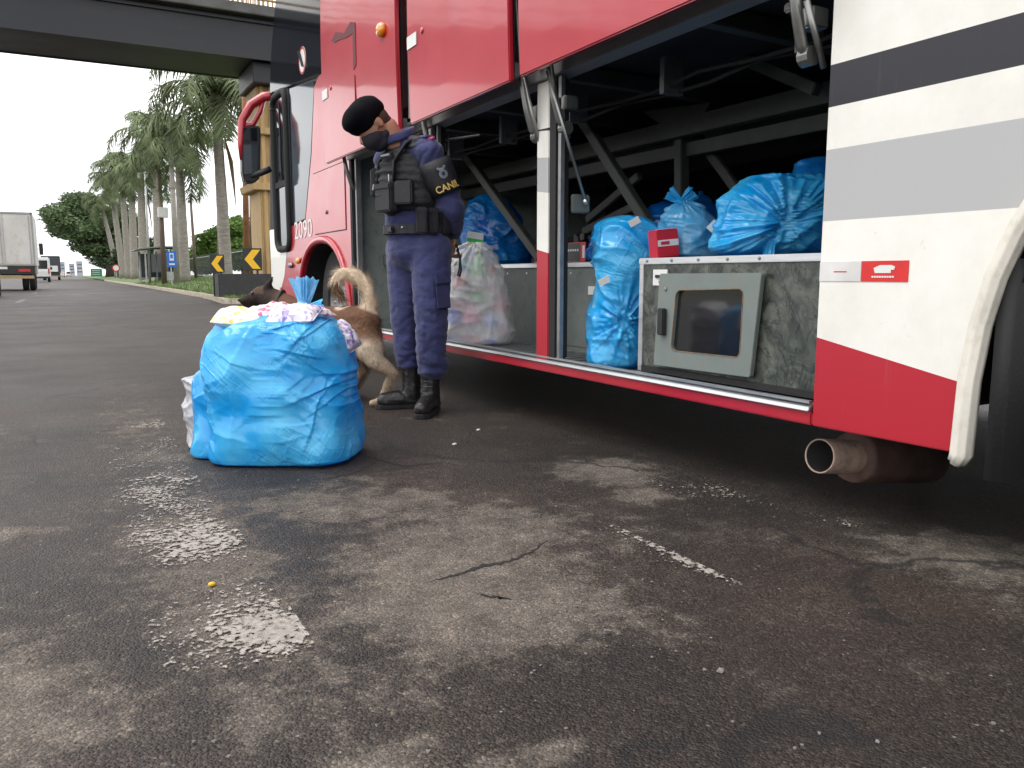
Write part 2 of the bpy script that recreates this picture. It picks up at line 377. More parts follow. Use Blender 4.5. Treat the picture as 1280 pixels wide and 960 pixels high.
# frame members inside the bays
def strut(name, a, b, w=.05, h=.05, mt=OLIVE): return MB().beam(a, b, w, h).build(name, mt, bus, bevel=.004)
strut('diagonal_brace', at(700, 105, X=2.62), at(812, 282, X=2.62), .045, .06)
strut('diagonal_brace', at(565, 170, X=2.62), at(675, 322, X=2.62), .045, .06)
strut('upright', at(852, 160, X=2.95), at(852, 290, X=2.95), .06, .06)
strut('diagonal_brace', at(868, 165, X=3.05), at(940, 262, X=3.05), .035, .05)
strut('diagonal_brace', at(800, 255, X=3.1), at(730, 290, X=3.1), .04, .05)
strut('diagonal_brace', at(735, 275, X=3.1), at(800, 220, X=3.1), .04, .05)
MB().prism([(u.y, u.z) for u in (at(805, 140, X=2.93), at(890, 128, X=2.93), at(868, 165, X=2.93), at(840, 165, X=2.93))], 'x', 2.92, 2.98).build('gusset_plate', OLIVE, bus)
for X_, z_, w_, h_ in ((2.9, 1.53, .07, .09), (2.98, 1.43, .05, .07), (3.4, 1.60, .08, .08), (4.0, 1.55, .08, .1)):
    strut('ceiling_rail', (X_, 1.72, z_), (X_, 6.28, z_), w_, h_)
for y_ in (2.35, 3.30, 4.1, 4.75, 5.5):
    strut('ceiling_cross_beam', (2.08, y_, 1.70), (4.45, y_, 1.66), .06, .07)
strut('ceiling_brace', at(870, 48, X=2.75), at(1022, 112, X=2.75), .05, .05)
MB().tube([at(700, 150, X=2.12), at(704, 165, X=2.12), at(709, 172, X=2.12)], .018, 8).build('bracket', STEEL, bus)
MB().box(2.05, 2.15, 3.155, 3.17, 1.045, 1.13).build('latch_bracket', BAYG, bus, bevel=.006)
# door posts
for y0, y1 in ((3.275, 3.385), (4.66, 4.78)):
    MB().box(BX-.003, BX+.06, y0, y1, .34, 1.652).build('door_post', LIV, bus, bevel=.004)
    MB().box(BX-.006, BX+.065, y0-.075, y0-.002, .362, 1.65).build('door_seal', RUBBER, bus, bevel=.01)
    MB().box(BX+.0, BX+.02, y0-.10, y0-.077, .362, 1.65).build('door_channel', ALUD, bus)
MB().box(BX-.006, BX+.06, 6.225, 6.298, .362, 1.70).build('door_seal', RUBBER, bus, bevel=.01)
MB().box(BX+.01, BX+.05, 6.17, 6.20, .362, 1.70).build('door_channel', ALUD, bus)
# gutter above the bays
MB().prism([(BX-.02, 1.655), (BX+.08, 1.655), (BX+.08, 1.75), (BX+.01, 1.75), (BX-.02, 1.71)], 'y', 1.702, 6.298).build('gutter', pm('gutter_grey', (.36, .35, .34), .5, metal=.2, var=.15, scale=3, dirt=.4, stretch=(1, .2, 1)), bus, bevel=.003)
# upper body
MB().box(BX+.03, 4.57, -3.3, 6.9, 1.80, 3.78).build('upper_body', RED, bus, bevel=.06)
MB().box(BX, BX+.029, -3.28, 1.69, 1.657, 1.80).build('waist_panel', LIV, bus)
for i in range(6):
    y0 = -3.1 + i * 1.6
    MB().box(BX+.012, BX+.026, y0, y0+1.54, 2.62, 3.5).build('side_window', GLASSK, bus, bevel=.004)
MB().box(4.5, 4.57, -3.3, 9.1, .10, 1.80).build('far_side_low_skirt', RED, bus)  # unseen far side, carried low to stop light leaking under the coach
MB().box(BX+.30, 4.49, 6.34, 8.9, .36, .60).build('front_underframe', BAY, bus)
MB().box(BX+.80, 4.49, -3.2, 1.66, .32, 1.0).build('rear_underframe', BAY, bus)  # underbody boxes added, out of view, to keep the ground below dark
MB().box(2.9, 3.8, 4.0, 5.6, .17, .296).build('fuel_tank', BAY, bus, bevel=.04)
# front section
arch_f = superarch(7.17, .80, .74, 2.3, .30, 0, PI, 20)
red_poly = [(6.302, .30)] + list(arch_f)[0:0]
red_poly = [(6.302, .30), (6.302, 2.46), (7.10, 2.46), (7.24, 2.40), (7.40, 1.85), (7.69, 1.27), (8.30, 1.25), (8.60, .75), (8.98, .45), (8.95, .33), (7.97, .30)] + list(arch_f)
MB().prism(red_poly, 'x', BX, BX+.035).build('front_side_panel', RED, bus, bevel=.004)
MB().tube([(BX-.008, y, z) for y, z in superarch(7.17, .835, .775, 2.3, .30, 0, PI, 24)], .034, 10, flat=.6).build('wheel_arch_trim', RED, bus, smooth=True)
ln = MB(); inner = superarch(7.17, .79, .73, 2.3, .30, 0, PI, 18)
for i in range(len(inner)-1):
    (a0, b0), (a1, b1) = inner[i], inner[i+1]
    ln._add([(BX+.02, a0, b0), (BX+.65, a0, b0), (BX+.65, a1, b1), (BX+.02, a1, b1)], [(0, 1, 2, 3)])
ln.box(BX+.64, BX+.66, 6.4, 7.95, .3, 1.05); ln.build('wheel_well', RUBBER, bus)
MB().prism([(8.315, 1.255), (9.24, 1.255), (9.22, .45), (9.0, .44), (8.61, .75)], 'x', BX-.002, BX+.036).build('front_corner_panel', WHITE, bus, bevel=.004)
MB().prism([(6.9, 1.10), (8.06, 1.10), (8.06, .62), (9.19, .62), (9.21, 1.26), (8.98, 2.62), (8.83, 3.05), (8.4, 3.78), (6.9, 3.78)], 'x', BX+.045, 4.56).build('front_shell', BLACKP, bus, bevel=.03)
MB().prism([(8.2, .34), (9.2, .36), (9.26, .9), (9.23, 1.25), (8.4, 1.25)], 'x', BX+.06, 4.54).build('front_bumper', WHITE, bus, bevel=.05)
MB().prism([(6.91, 2.475), (7.10, 2.475), (8.86, 2.66), (8.98, 2.64), (8.84, 3.05), (8.42, 3.70), (6.91, 3.70)], 'x', BX, BX+.04).build('upper_side_glass', GLASSK, bus, bevel=.006)
MB().prism([(8.14, 2.56), (7.27, 2.455), (7.26, 2.40), (7.43, 1.86), (7.71, 1.29), (8.16, 1.265)], 'x', BX+.004, BX+.03).build('quarter_window', GLASSB, bus, bevel=.004)
MB().prism([(8.17, 2.57), (8.86, 2.645), (8.97, 2.62), (9.22, 1.27), (8.32, 1.27), (8.19, 1.27)], 'x', BX+.002, BX+.03).build('front_pillar', pm('pillar_black', (.012, .013, .017), .55, spec=.2), bus)
# driver's side window: rounded frame and two panes
def rr(y0, y1, z0, z1, r, k=5):
    out = []
    for cy_, cz, a0 in ((y1-r, z1-r, 0), (y0+r, z1-r, PI/2), (y0+r, z0+r, PI), (y1-r, z0+r, 1.5*PI)):
        out += [(cy_ + r*math.cos(a0+PI/2*i/k), cz + r*math.sin(a0+PI/2*i/k)) for i in range(k+1)]
    return out
fr = rr(8.27, 8.83, 1.03, 2.58, .12); fr = [(y, z) for y, z in fr]
MB().prism(fr, 'x', BX-.006, BX+.028).build('driver_window', GLASSK, bus, bevel=.003)
dw = bus.children[-1]
MB().tube([(BX-.008, y, z) for y, z in fr + fr[:2]], .035, 8).build('window_frame', RUBBER, dw, smooth=True)
MB().box(BX-.018, BX-.007, 8.30, 8.80, 1.66, 1.72).build('window_rail', RUBBER, dw)
MB().box(BX-.014, BX-.007, 8.53, 8.56, 1.72, 2.5).build('window_divider', RUBBER, dw)
MB().tube([(BX-.03, 8.46, 1.80), (BX-.035, 8.46, 1.95), (BX-.03, 8.46, 2.15)], .014, 6).build('window_handle', DARKPL, dw)
# hatch, number, lamps, stickers
h = MB().prism([(6.42, 1.13), (7.34, 1.13), (7.34, 1.66), (6.42, 1.66)], 'x', BX-.006, BX-.001).build('fuel_hatch', RED, bus, bevel=.002)
MB().lathe([(.001, 0), (.018, 0), (.018, .012), (.001, .014)], (BX-.006, 6.95, 1.30), (-1, 0, 0), 14).build('lock', STEEL, h)
for z0, z1, y0, y1 in ((1.123, 1.129, 6.41, 7.35), (1.661, 1.667, 6.41, 7.35)): MB().box(BX-.0035, BX+.002, y0, y1, z0, z1).build('hatch_joint', RUBBER, h)
for y0 in (6.412, 7.342): MB().box(BX-.0035, BX+.002, y0, y0+.006, 1.13, 1.66).build('hatch_joint', RUBBER, h)
MT = Matrix(((0, 0, -1, BX-.003), (-1, 0, 0, 7.78), (0, 1, 0, 1.185), (0, 0, 0, 1)))
text_mesh('fleet_number', '2090', .24, PLATEW, bus, MT @ Matrix.Diagonal((1.4, 1, 1, 1)), .001)
MB().ell((BX-.02, 7.94, .90), (.022, .05, .035), 12).build('marker_lamp', AMBER, bus, smooth=True)
MB().ell((BX-.016, 8.28, .86), (.02, .07, .03), 12).build('marker_lamp', STEEL, bus, smooth=True)
c = at(341, 345, X=BX); MB().box(BX-.006, BX-.003, 8.74, 8.82, .57, .63).build('reflector', pm('reflector_red', (.5, .02, .02), .3), bus)
sk = MB().lathe([(.001, 0), (.105, 0), (.12, 0), (.12, .003), (.001, .003)], (BX, 7.6, 2.70), (-1, 0, 0), 24).build('round_sticker', PLATEW, bus)
MB().lathe([(.10, .0035), (.118, .0035), (.118, .0045), (.10, .0045)], (BX, 7.6, 2.70), (-1, 0, 0), 24, close=True).build('sticker_ring', pm('reflector_red', (.5, .02, .02), .3), sk)
MB().beam((BX-.0045, 7.54, 2.63), (BX-.0045, 7.66, 2.79), .002, .05, up=(1, 0, 0)).build('sticker_symbol', BLACKP, sk)
stk = MB().box(BX-.002, BX-.0005, 1.402, 1.55, .742, .80).build('red_sticker', pm('sticker_red', (.62, .02, .02), .4), bus)
lg = MB(); lg.prism([(1.505, .766), (1.455, .766), (1.455, .775), (1.445, .775), (1.443, .784), (1.455, .788), (1.49, .788), (1.51, .78)], 'x', BX-.003, BX-.0021); lg.build('sticker_emblem', PLATEW, stk)
lg = MB()
for k in range(9): lg.box(BX-.003, BX-.0021, 1.445+.008*k, 1.451+.008*k, .753, .758)
lg.build('sticker_print', PLATEW, stk)
stw = MB().box(BX-.002, BX-.0005, 1.552, 1.697, .742, .80).build('white_sticker', pm('sticker_white', (.62, .61, .60), .35), bus)
MB().box(BX-.003, BX-.0021, 1.60, 1.645, .769, .772).build('sticker_print', pm('sticker_red', (.62, .02, .02), .4), stw)
# raised luggage flaps
FX = 1.815
def flap(y0, y1, z0, z1, side_tape=True):
    f = MB(); k = 10
    prof = [(FX + .012*(2*i/k-1)**2, z0 + (z1-z0)*i/k) for i in range(k+1)]
    pol = prof + [(x+.028, z) for x, z in reversed(prof)]
    o = f.prism(pol, 'y', y0, y1).build('luggage_flap', RED, bus, bevel=.006)
    MB().box(FX+.046, FX+.075, y0+.02, y1-.02, z0+.03, z0+.09).build('flap_stiffener', ALUD, o)
    MB().box(FX+.046, FX+.075, y0+.02, y1-.02, z1-.09, z1-.03).build('flap_stiffener', ALUD, o)
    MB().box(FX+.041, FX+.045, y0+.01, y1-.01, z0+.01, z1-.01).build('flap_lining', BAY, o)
    return o
fF = flap(4.755, 6.36, 1.625, 2.97); fM = flap(3.345, 4.565, 1.64, 2.98); fR = flap(1.74, 3.255, 1.64, 2.98)
for f, y_, z_ in ((fF, 6.27, 2.13), (fM, 4.49, 2.09), (fR, 3.19, 2.09)):
    MB().box(FX-.004, FX-.0008, y_-.07, y_+.07, z_-.035, z_+.035).build('reflective_tape', PLATEW, f)
    MB().lathe([(.001, .006), (.016, .005), (.018, 0)], (FX, y_-.15, z_+.02), (-1, 0, 0), 12).build('rivet', RED, f, smooth=True)
lm = MB().ell((FX-.012, 4.97, 2.27), (.03, .055, .045), 16).build('marker_lamp', AMBER, fF, smooth=True)
MB().prism([(6.06, 2.47), (5.95, 2.505), (5.75, 2.45), (5.60, 2.485), (5.50, 2.455), (5.50, 2.18), (5.56, 2.16), (5.56, 2.40), (5.70, 2.405), (5.85, 2.43), (5.98, 2.44)], 'x', FX-.0035, FX+.004).build('torn_slot', pm('torn_slot', (.10, .006, .012), .6), fF)
MB().box(FX-.003, FX+.002, 5.535, 5.545, 1.86, 2.12).build('scratch', pm('torn_slot', (.10, .006, .012), .6), fF)
# hinge arms, stays and gas struts that carry the flaps
def stay(name, pts, r, mt=STEEL): return MB().tube(pts, r, 8).build(name, mt, bus, smooth=True)
def hinge(y):
    stay('hinge_arm', [(2.02, y, 1.42), (1.99, y, 1.45), (1.96, y, 1.55), (1.93, y, 1.70), (1.90, y, 2.05), (1.885, y, 2.4)], .018)
    MB().lathe([(.001, -.02), (.03, -.02), (.03, .02), (.001, .02)], (2.02, y, 1.42), (0, 1, 0), 12).build('hinge_pivot', STEEL, bus)
    MB().box(2.0, 2.07, y-.03, y+.03, 1.50, 1.56).build('hinge_bracket', STEEL, bus, bevel=.005)
for y in (3.42, 3.17, 4.62, 1.80): hinge(y)
for k, (z_, X_) in enumerate(((1.60, 2.35), (1.585, 2.40), (1.62, 3.1))):
    MB().tube([(X_ + .01*math.sin(i*1.7+k), 1.75 + i*.3, z_ - .03*abs(math.sin(i*1.1+k))) for i in range(16)], .009, 6).build('cable', RUBBER, bus, smooth=True)
for k in range(6): MB().box(2.32, 2.43, 2.1+.75*k, 2.13+.75*k, 1.545, 1.70).build('cable_clip', ALUD, bus)
MB().box(2.485, 2.499, 3.02, 3.10, .44, .56).build('bay_latch', ALU, bus, bevel=.006)
for k in range(14): MB().lathe([(.001, .004), (.007, .003), (.008, 0)], (PX-.001, 2.85+.25*k, .77), (-1, 0, 0), 8).build('rivet', ALU, bus)
stay('gas_strut', [(1.96, 4.66, 1.70), (1.93, 4.66, 2.05)], .018, ALU); stay('gas_strut_rod', [(1.93, 4.66, 2.05), (1.91, 4.655, 2.32)], .009, ALU)
stay('gas_strut', [(1.96, 3.31, 1.70), (1.93, 3.31, 2.0)], .018, ALUD)
stay('stay_rod', [(1.90, 3.36, 1.70), (2.05, 3.38, 1.25)], .008)
stay('stay_rod', [at(684, 88, X=1.9), at(732, 252, X=2.1)], .008)
MB().ell(at(732, 252, X=2.1), .014, 10).build('stay_joint', ALU, bus, smooth=True)
stay('stay_rod', [at(1008, 0, X=1.95), at(1030, 85, X=2.05)], .010)
MB().obox(at(995, 8, X=2.06), (.04, .07, .03)).build('hinge_bracket', STEEL, bus, bevel=.006)
stay('stay_rod', [(1.90, 4.74, 1.72), (2.08, 4.85, 1.60), (2.1, 4.2, 1.55)], .007)
stay('stay_rod', [at(437, 205, X=2.06), at(459, 292, X=2.2)], .010)
stay('hinge_arm', [(2.02, 6.22, 1.42), (1.99, 6.22, 1.45), (1.95, 6.22, 1.58), (1.90, 6.22, 1.85)], .016)
MB().box(1.87, 2.0, 4.665, 4.70, 1.70, 2.9).build('body_pillar', ALUD, bus)
MB().box(1.90, 2.0, 4.60, 4.655, 1.75, 2.9).build('body_pillar', BLACKP, bus)
MB().box(1.90, 2.0, 3.265, 3.30, 1.75, 2.9).build('body_pillar', BLACKP, bus)
# mirror
mr = MB(); pA = at(341, 120, Y=8.98); p1 = at(330, 121, Y=9.05); p2 = at(314, 131, Y=9.1); p3 = at(303, 150, Y=9.1); p4 = at(301, 180, Y=9.1); p5 = at(302, 200, Y=9.1)
mir = mr.tube([pA, p1, p2, p3, p4, p5], [.045, .05, .05, .045, .035, .02], 10).build('mirror_arm', RED, bus, smooth=True)
MB().tube([at(302, 158, Y=9.1), at(316, 156, Y=9.1), at(325, 140, Y=9.07), at(331, 123, Y=9.05)], [.03, .03, .028, .02], 8).build('mirror_brace', RED, mir, smooth=True)
q = [at(x, y, Y=9.06) for x, y in ((302, 158), (326, 157), (326, 222), (318, 229), (306, 228), (303, 215))]
MB().prism([(u.x, u.z) for u in q], 'y', 9.06, 9.2).build('mirror_housing', DARKPL, mir, bevel=.015)
q = [at(x, y, Y=9.055) for x, y in ((304, 181), (322, 180), (322, 216), (305, 218))]
MB().prism([(u.x, u.z) for u in q], 'y', 9.052, 9.058).build('mirror_glass', GLASSB, mir)
q = [at(x, y, Y=9.055) for x, y in ((304, 160), (322, 160), (322, 176), (304, 176))]
MB().prism([(u.x, u.z) for u in q], 'y', 9.052, 9.058).build('mirror_glass', GLASSK, mir)
MB().tube([at(310, 222, Y=9.1), at(326, 216, Y=9.05), at(338, 211, Y=9.0)], .035, 8).build('mirror_bracket', DARKPL, mir, smooth=True)
# exhaust
e0 = at(1024, 570, X=2.13); ed = (at(1110, 572, X=2.5) - e0).normalized()
MB().lathe([(.052, .003), (.0515, .25), (.001, .25)], e0, ed, 28).build('exhaust_bore', pm('soot', (.03, .03, .033), .8), bus, smooth=True)
ex = MB().lathe([(.0525, .25), (.0525, .002), (.054, 0), (.057, .0), (.058, .004), (.058, .42)], e0, ed, 28)
ex.build('exhaust_pipe', pm('rusty_exhaust', (.50, .36, .29), .6, metal=.1, var=.35, scale=14, dirt=.7, dirtcol=(.07, .06, .06), bump=.1), bus, smooth=True)
MB().lathe([(.001, .17), (.085, .17), (.09, .19), (.09, .6), (.001, .62)], e0, ed, 24).build('silencer', pm('rusty_silencer', (.14, .085, .07), .7, var=.4, scale=12), bus, smooth=True)
# ------------------------------------------------------------------ ground
random.seed(4)
def asphalt():
    mt, t, b, L = nodes_of('wet_patched_asphalt')
    tc = N(t, 'ShaderNodeTexCoord'); V = tc.outputs['Object']
    def noise_(sc, det=6, ro=.6, vec=V, dist=0):
        n = N(t, 'ShaderNodeTexNoise', Scale=sc, Detail=det, Roughness=ro, Distortion=dist); L(vec, n.inputs['Vector']); return n.outputs['Fac']
    def mth(op, a, c=None, clamp=False):
        n = N(t, 'ShaderNodeMath', operation=op); n.use_clamp = clamp
        for i, v in enumerate((a, c)):
            if v is None: continue
            if isinstance(v, (int, float)): n.inputs[i].default_value = v
            else: L(v, n.inputs[i])
        return n.outputs[0]
    sp = N(t, 'ShaderNodeSeparateXYZ'); L(V, sp.inputs[0])
    # dry dusty patches, each with its own place and outline
    spots = [(.80, 1.72, .30, .36, .75), (1.05, 2.05, .35, .22, .55), (1.80, 2.50, .17, .20, .75), (-.14, 1.62, .14, .26, .8), (-.2, 2.72, .16, .07, .65),
             (2.12, 1.18, .22, .22, .6), (.78, 2.55, .35, .28, .45), (.35, 1.12, .10, .08, .5), (1.68, 2.15, .10, .09, .6), (.3, 2.0, .20, .9, .42), (.3, 4.2, .25, 1.2, .25),
             (-.7, 4.5, .5, .3, .35), (.62, 1.02, .12, .05, .45)]
    big = noise_(3.2, 7, .62, dist=.3); tot = None
    for cx_, cy_, rx, ry, w in spots:
        dx = mth('DIVIDE', mth('SUBTRACT', sp.outputs['X'], cx_), rx); dy = mth('DIVIDE', mth('SUBTRACT', sp.outputs['Y'], cy_), ry)
        d = mth('ADD', mth('MULTIPLY', dx, dx), mth('MULTIPLY', dy, dy))
        e = mth('MULTIPLY', mth('POWER', 2.718, mth('MULTIPLY', d, -.8)), w)
        tot = e if tot is None else mth('MAXIMUM', tot, e)
    wide = noise_(.55, 4, .6); mid = noise_(11, 8, .74)
    m = mth('ADD', mth('ADD', mth('MULTIPLY', tot, .60), mth('MULTIPLY', big, .70)), mth('MULTIPLY', wide, .26))
    m = mth('ADD', m, mth('MULTIPLY', mth('SUBTRACT', mid, .5), .62))
    pr = ramp(t, [(.50, (0, 0, 0)), (.61, (.18, .18, .18)), (.675, (.60, .60, .60)), (.86, (1, 1, 1))]); L(m, pr.inputs['Fac'])
    dark = ramp(t, [(.30, (.0155, .0130, .0120)), (.52, (.031, .0245, .0215)), (.70, (.045, .0325, .0265))]); L(noise_(1.3, 6, .7), dark.inputs['Fac'])
    dust = ramp(t, [(.32, (.080, .069, .059)), (.68, (.165, .143, .123))]); L(mid, dust.inputs['Fac'])
    def mixc(f, A, B, blend='MIX'):
        n = N(t, 'ShaderNodeMix', data_type='RGBA', blend_type=blend)
        if isinstance(f, (int, float)): n.inputs['Factor'].default_value = f
        else: L(f, n.inputs['Factor'])
        for k, v in (('A', A), ('B', B)):
            if isinstance(v, tuple): n.inputs[k].default_value = rgba(v)
            else: L(v, n.inputs[k])
        return n.outputs['Result']
    c = mixc(pr.outputs['Color'], dark.outputs['Color'], dust.outputs['Color'])
    # the stones of the surface, each with its own tone, and pits between them
    vs_ = N(t, 'ShaderNodeTexVoronoi', Scale=185); L(V, vs_.inputs['Vector']); sv = N(t, 'ShaderNodeSeparateColor'); L(vs_.outputs['Color'], sv.inputs[0]); grit = vs_.outputs['Distance']
    gr = ramp(t, [(.0, (.42, .42, .42)), (.35, (.80, .80, .80)), (.70, (1.15, 1.13, 1.1)), (.90, (1.55, 1.5, 1.45)), (1.0, (2.6, 2.5, 2.35))]); L(sv.outputs[0], gr.inputs['Fac'])
    gf = mth('SUBTRACT', .92, mth('MULTIPLY', pr.outputs['Color'], .42)); c = mixc(gf, c, gr.outputs['Color'], 'MULTIPLY')
    vo = N(t, 'ShaderNodeTexVoronoi', Scale=42); L(V, vo.inputs['Vector'])
    chip = ramp(t, [(.10, (1, 1, 1)), (.17, (0, 0, 0))]); L(vo.outputs['Distance'], chip.inputs['Fac'])
    spv = N(t, 'ShaderNodeSeparateColor'); L(vo.outputs['Color'], spv.inputs[0])
    sel = mth('MULTIPLY', chip.outputs['Color'], mth('GREATER_THAN', spv.outputs[0], .93)); c = mixc(mth('MULTIPLY', sel, .6), c, (.34, .31, .27))
    pit = mth('MULTIPLY', chip.outputs['Color'], mth('LESS_THAN', spv.outputs[1], .30)); c = mixc(mth('MULTIPLY', pit, .65), c, (.016, .015, .014))
    # cracks
    wv = N(t, 'ShaderNodeTexNoise', Scale=2.5, Detail=6, Roughness=.65); L(V, wv.inputs['Vector'])
    off = N(t, 'ShaderNodeMix', data_type='VECTOR'); off.inputs['Factor'].default_value = .32; L(V, off.inputs[4]); L(wv.outputs['Color'], off.inputs[5])
    vc = N(t, 'ShaderNodeTexVoronoi', Scale=.75, feature='DISTANCE_TO_EDGE'); L(off.outputs[1], vc.inputs['Vector'])
    ck = ramp(t, [(.004, (1, 1, 1)), (.012, (0, 0, 0))]); L(vc.outputs['Distance'], ck.inputs['Fac'])
    ckm = mth('MULTIPLY', ck.outputs['Color'], mth('GREATER_THAN', noise_(1.1, 2, .5), .50))
    c = mixc(mth('MULTIPLY', ckm, .8), c, (.014, .013, .013))
    L(c, b.inputs['Base Color'])
    # damp film: smoother where dark
    dr = N(t, 'ShaderNodeMapRange'); L(pr.outputs['Color'], dr.inputs['Value']); dr.inputs['To Min'].default_value = .55; dr.inputs['To Max'].default_value = .86
    n6 = noise_(.9, 4, .6); dr2 = mth('ADD', dr.outputs[0], mth('MULTIPLY', mth('SUBTRACT', n6, .5), .25)); L(dr2, b.inputs['Roughness']); b.inputs['Specular IOR Level'].default_value = .27
    hh = mth('ADD', mth('MULTIPLY', grit, -.5), mth('MULTIPLY', noise_(60, 3, .7), .7))
    bp = N(t, 'ShaderNodeBump', Strength=.9, Distance=.008); L(hh, bp.inputs['Height']); L(bp.outputs[0], b.inputs['Normal'])
    return mt
ASP = asphalt()
GRASS = pm('verge_grass', (.075, .12, .03), .8, var=.35, scale=1.3, bump=.5, bscale=25, dirt=.35, dirtcol=(.13, .12, .05))
tag(MB().box(-2500, 2500, -300, 4500, -.6, -.02).build('ground', pm('far_ground', (.08, .085, .05), .9, var=.3, scale=.05), local=True), kind='structure')
tag(MB().box(-11, 60, -40, 1500, -.018, 0).build('road', ASP, local=True), kind='structure')

def worn_paint():
    mt, t, b, L = nodes_of('worn_road_paint')
    tc = N(t, 'ShaderNodeTexCoord'); V = tc.outputs['Object']
    n1 = N(t, 'ShaderNodeTexNoise', Scale=52, Detail=5, Roughness=.75, Distortion=.2); L(V, n1.inputs['Vector'])
    n2 = N(t, 'ShaderNodeTexNoise', Scale=2.6, Detail=4, Roughness=.6); L(V, n2.inputs['Vector'])
    geo = N(t, 'ShaderNodeUVMap'); sp = N(t, 'ShaderNodeSeparateXYZ'); L(geo.outputs[0], sp.inputs[0])
    def mth(op, a, c=None):
        n = N(t, 'ShaderNodeMath', operation=op)
        for i, v in enumerate((a, c)):
            if v is None: continue
            if isinstance(v, (int, float)): n.inputs[i].default_value = v
            else: L(v, n.inputs[i])
        return n.outputs[0]
    s = mth('ADD', mth('MULTIPLY', n1.outputs['Fac'], .62), mth('MULTIPLY', n2.outputs['Fac'], .45))
    # u in the UV holds how much is left at that spot (0 gone, 1 whole)
    n7 = N(t, 'ShaderNodeTexVoronoi', Scale=95); L(V, n7.inputs['Vector']); s = mth('ADD', s, mth('MULTIPLY', mth('SUBTRACT', .42, n7.outputs['Distance']), .16)); s = mth('ADD', s, mth('MULTIPLY', sp.outputs['X'], .27))
    r = ramp(t, [(.655, (0, 0, 0)), (.70, (1, 1, 1))]); L(s, r.inputs['Fac'])
    cr_ = ramp(t, [(.35, (.15, .133, .117)), (.64, (.37, .34, .305))]); L(n1.outputs['Fac'], cr_.inputs['Fac']); L(cr_.outputs['Color'], b.inputs['Base Color'])
    b.inputs['Roughness'].default_value = .7; L(r.outputs['Color'], b.inputs['Alpha'])
    nb = N(t, 'ShaderNodeTexNoise', Scale=220, Detail=3); L(V, nb.inputs['Vector']); bp = N(t, 'ShaderNodeBump', Strength=.4, Distance=.004); L(nb.outputs['Fac'], bp.inputs['Height']); L(bp.outputs[0], b.inputs['Normal'])
    return mt
PAINT = worn_paint()
def marking(name, x0, x1, y0, y1, wear, nx=8, ny=40, slant=0):
    """a paint sheet; wear(u,v) -> share of paint left"""
    vs = []; uv = []; fs = []
    for j in range(ny+1):
        for i in range(nx+1):
            u, v = i/nx, j/ny; y = y0 + (y1-y0)*v + slant*u
            vs.append((x0+(x1-x0)*u, y, .004)); uv.append(wear(u, v))
    for j in range(ny):
        for i in range(nx):
            a = j*(nx+1)+i; fs.append((a, a+1, a+nx+2, a+nx+1))
    me = bpy.data.meshes.new(name); me.from_pydata(vs, [], fs); ul = me.uv_layers.new(name='wear')
    for lp in me.loops: ul.data[lp.index].uv = (uv[lp.vertex_index], 0)
    return tag(link_mesh(name, me, PAINT), kind='structure')
def gs(v, c, w): return math.exp(-((v-c)/w)**2)
def edge(u): return min(1, u/.06, (1-u)/.06) if 0 < u < 1 else 0
def wearA(u, v):
    y = 1.42 + v*5.0
    a = .70*gs(y, 1.72, .25) + .58*gs(y, 2.38, .20) + .36*gs(y, 2.75, .35) + .30*gs(y, 3.3, .5) + .30*gs(y, 4.3, .9)
    a += .12*gs(u, .85, .3)*gs(y, 1.75, .3) - .26*gs(y, 2.12, .06) - .50*max(0, .5-u)*(1.1+.6*gs(y, 1.65, .2)) + .22*noise.noise(Vector((u*4, y*4, 1))) + .10*noise.noise(Vector((u*10, y*9, 5))) - .06
    return a - (1-edge(u))*.3 - (0 if v > .02 else .4)
marking('crossing_stripe', .075, .40, 1.42, 6.42, wearA, 10, 140)
marking('crossing_stripe', 1.14, 1.415, 1.38, 3.2, lambda u, v: .52*gs(u, .95, .10)*gs(v, .12, .22) + .05 - .25*gs(u, .4, .4), 16, 60)
marking('crossing_stripe', 1.80, 2.09, 1.50, 3.0, lambda u, v: .50*gs(u, .88, .16)*gs(v, .05, .12) + .38*gs(u, .6, .2)*gs(v, .3, .22) + .30*gs(u, .2, .2)*gs(v, .5, .2) - .1, 16, 60)
marking('crossing_stripe', -1.1, -.85, 3.2, 7.5, lambda u, v: .18, 6, 30)
def plain(k): return lambda u, v: k
marking('stop_line', -1.2, 3.75, 34.2, 34.75, plain(.5), 30, 3, slant=7.6)
for i in range(14):
    marking('lane_dash', -1.35, -1.2, 26+i*12, 30+i*12, plain(.55), 2, 6)
marking('edge_line', 3.35, 3.47, 60, 300, plain(.45), 2, 80)

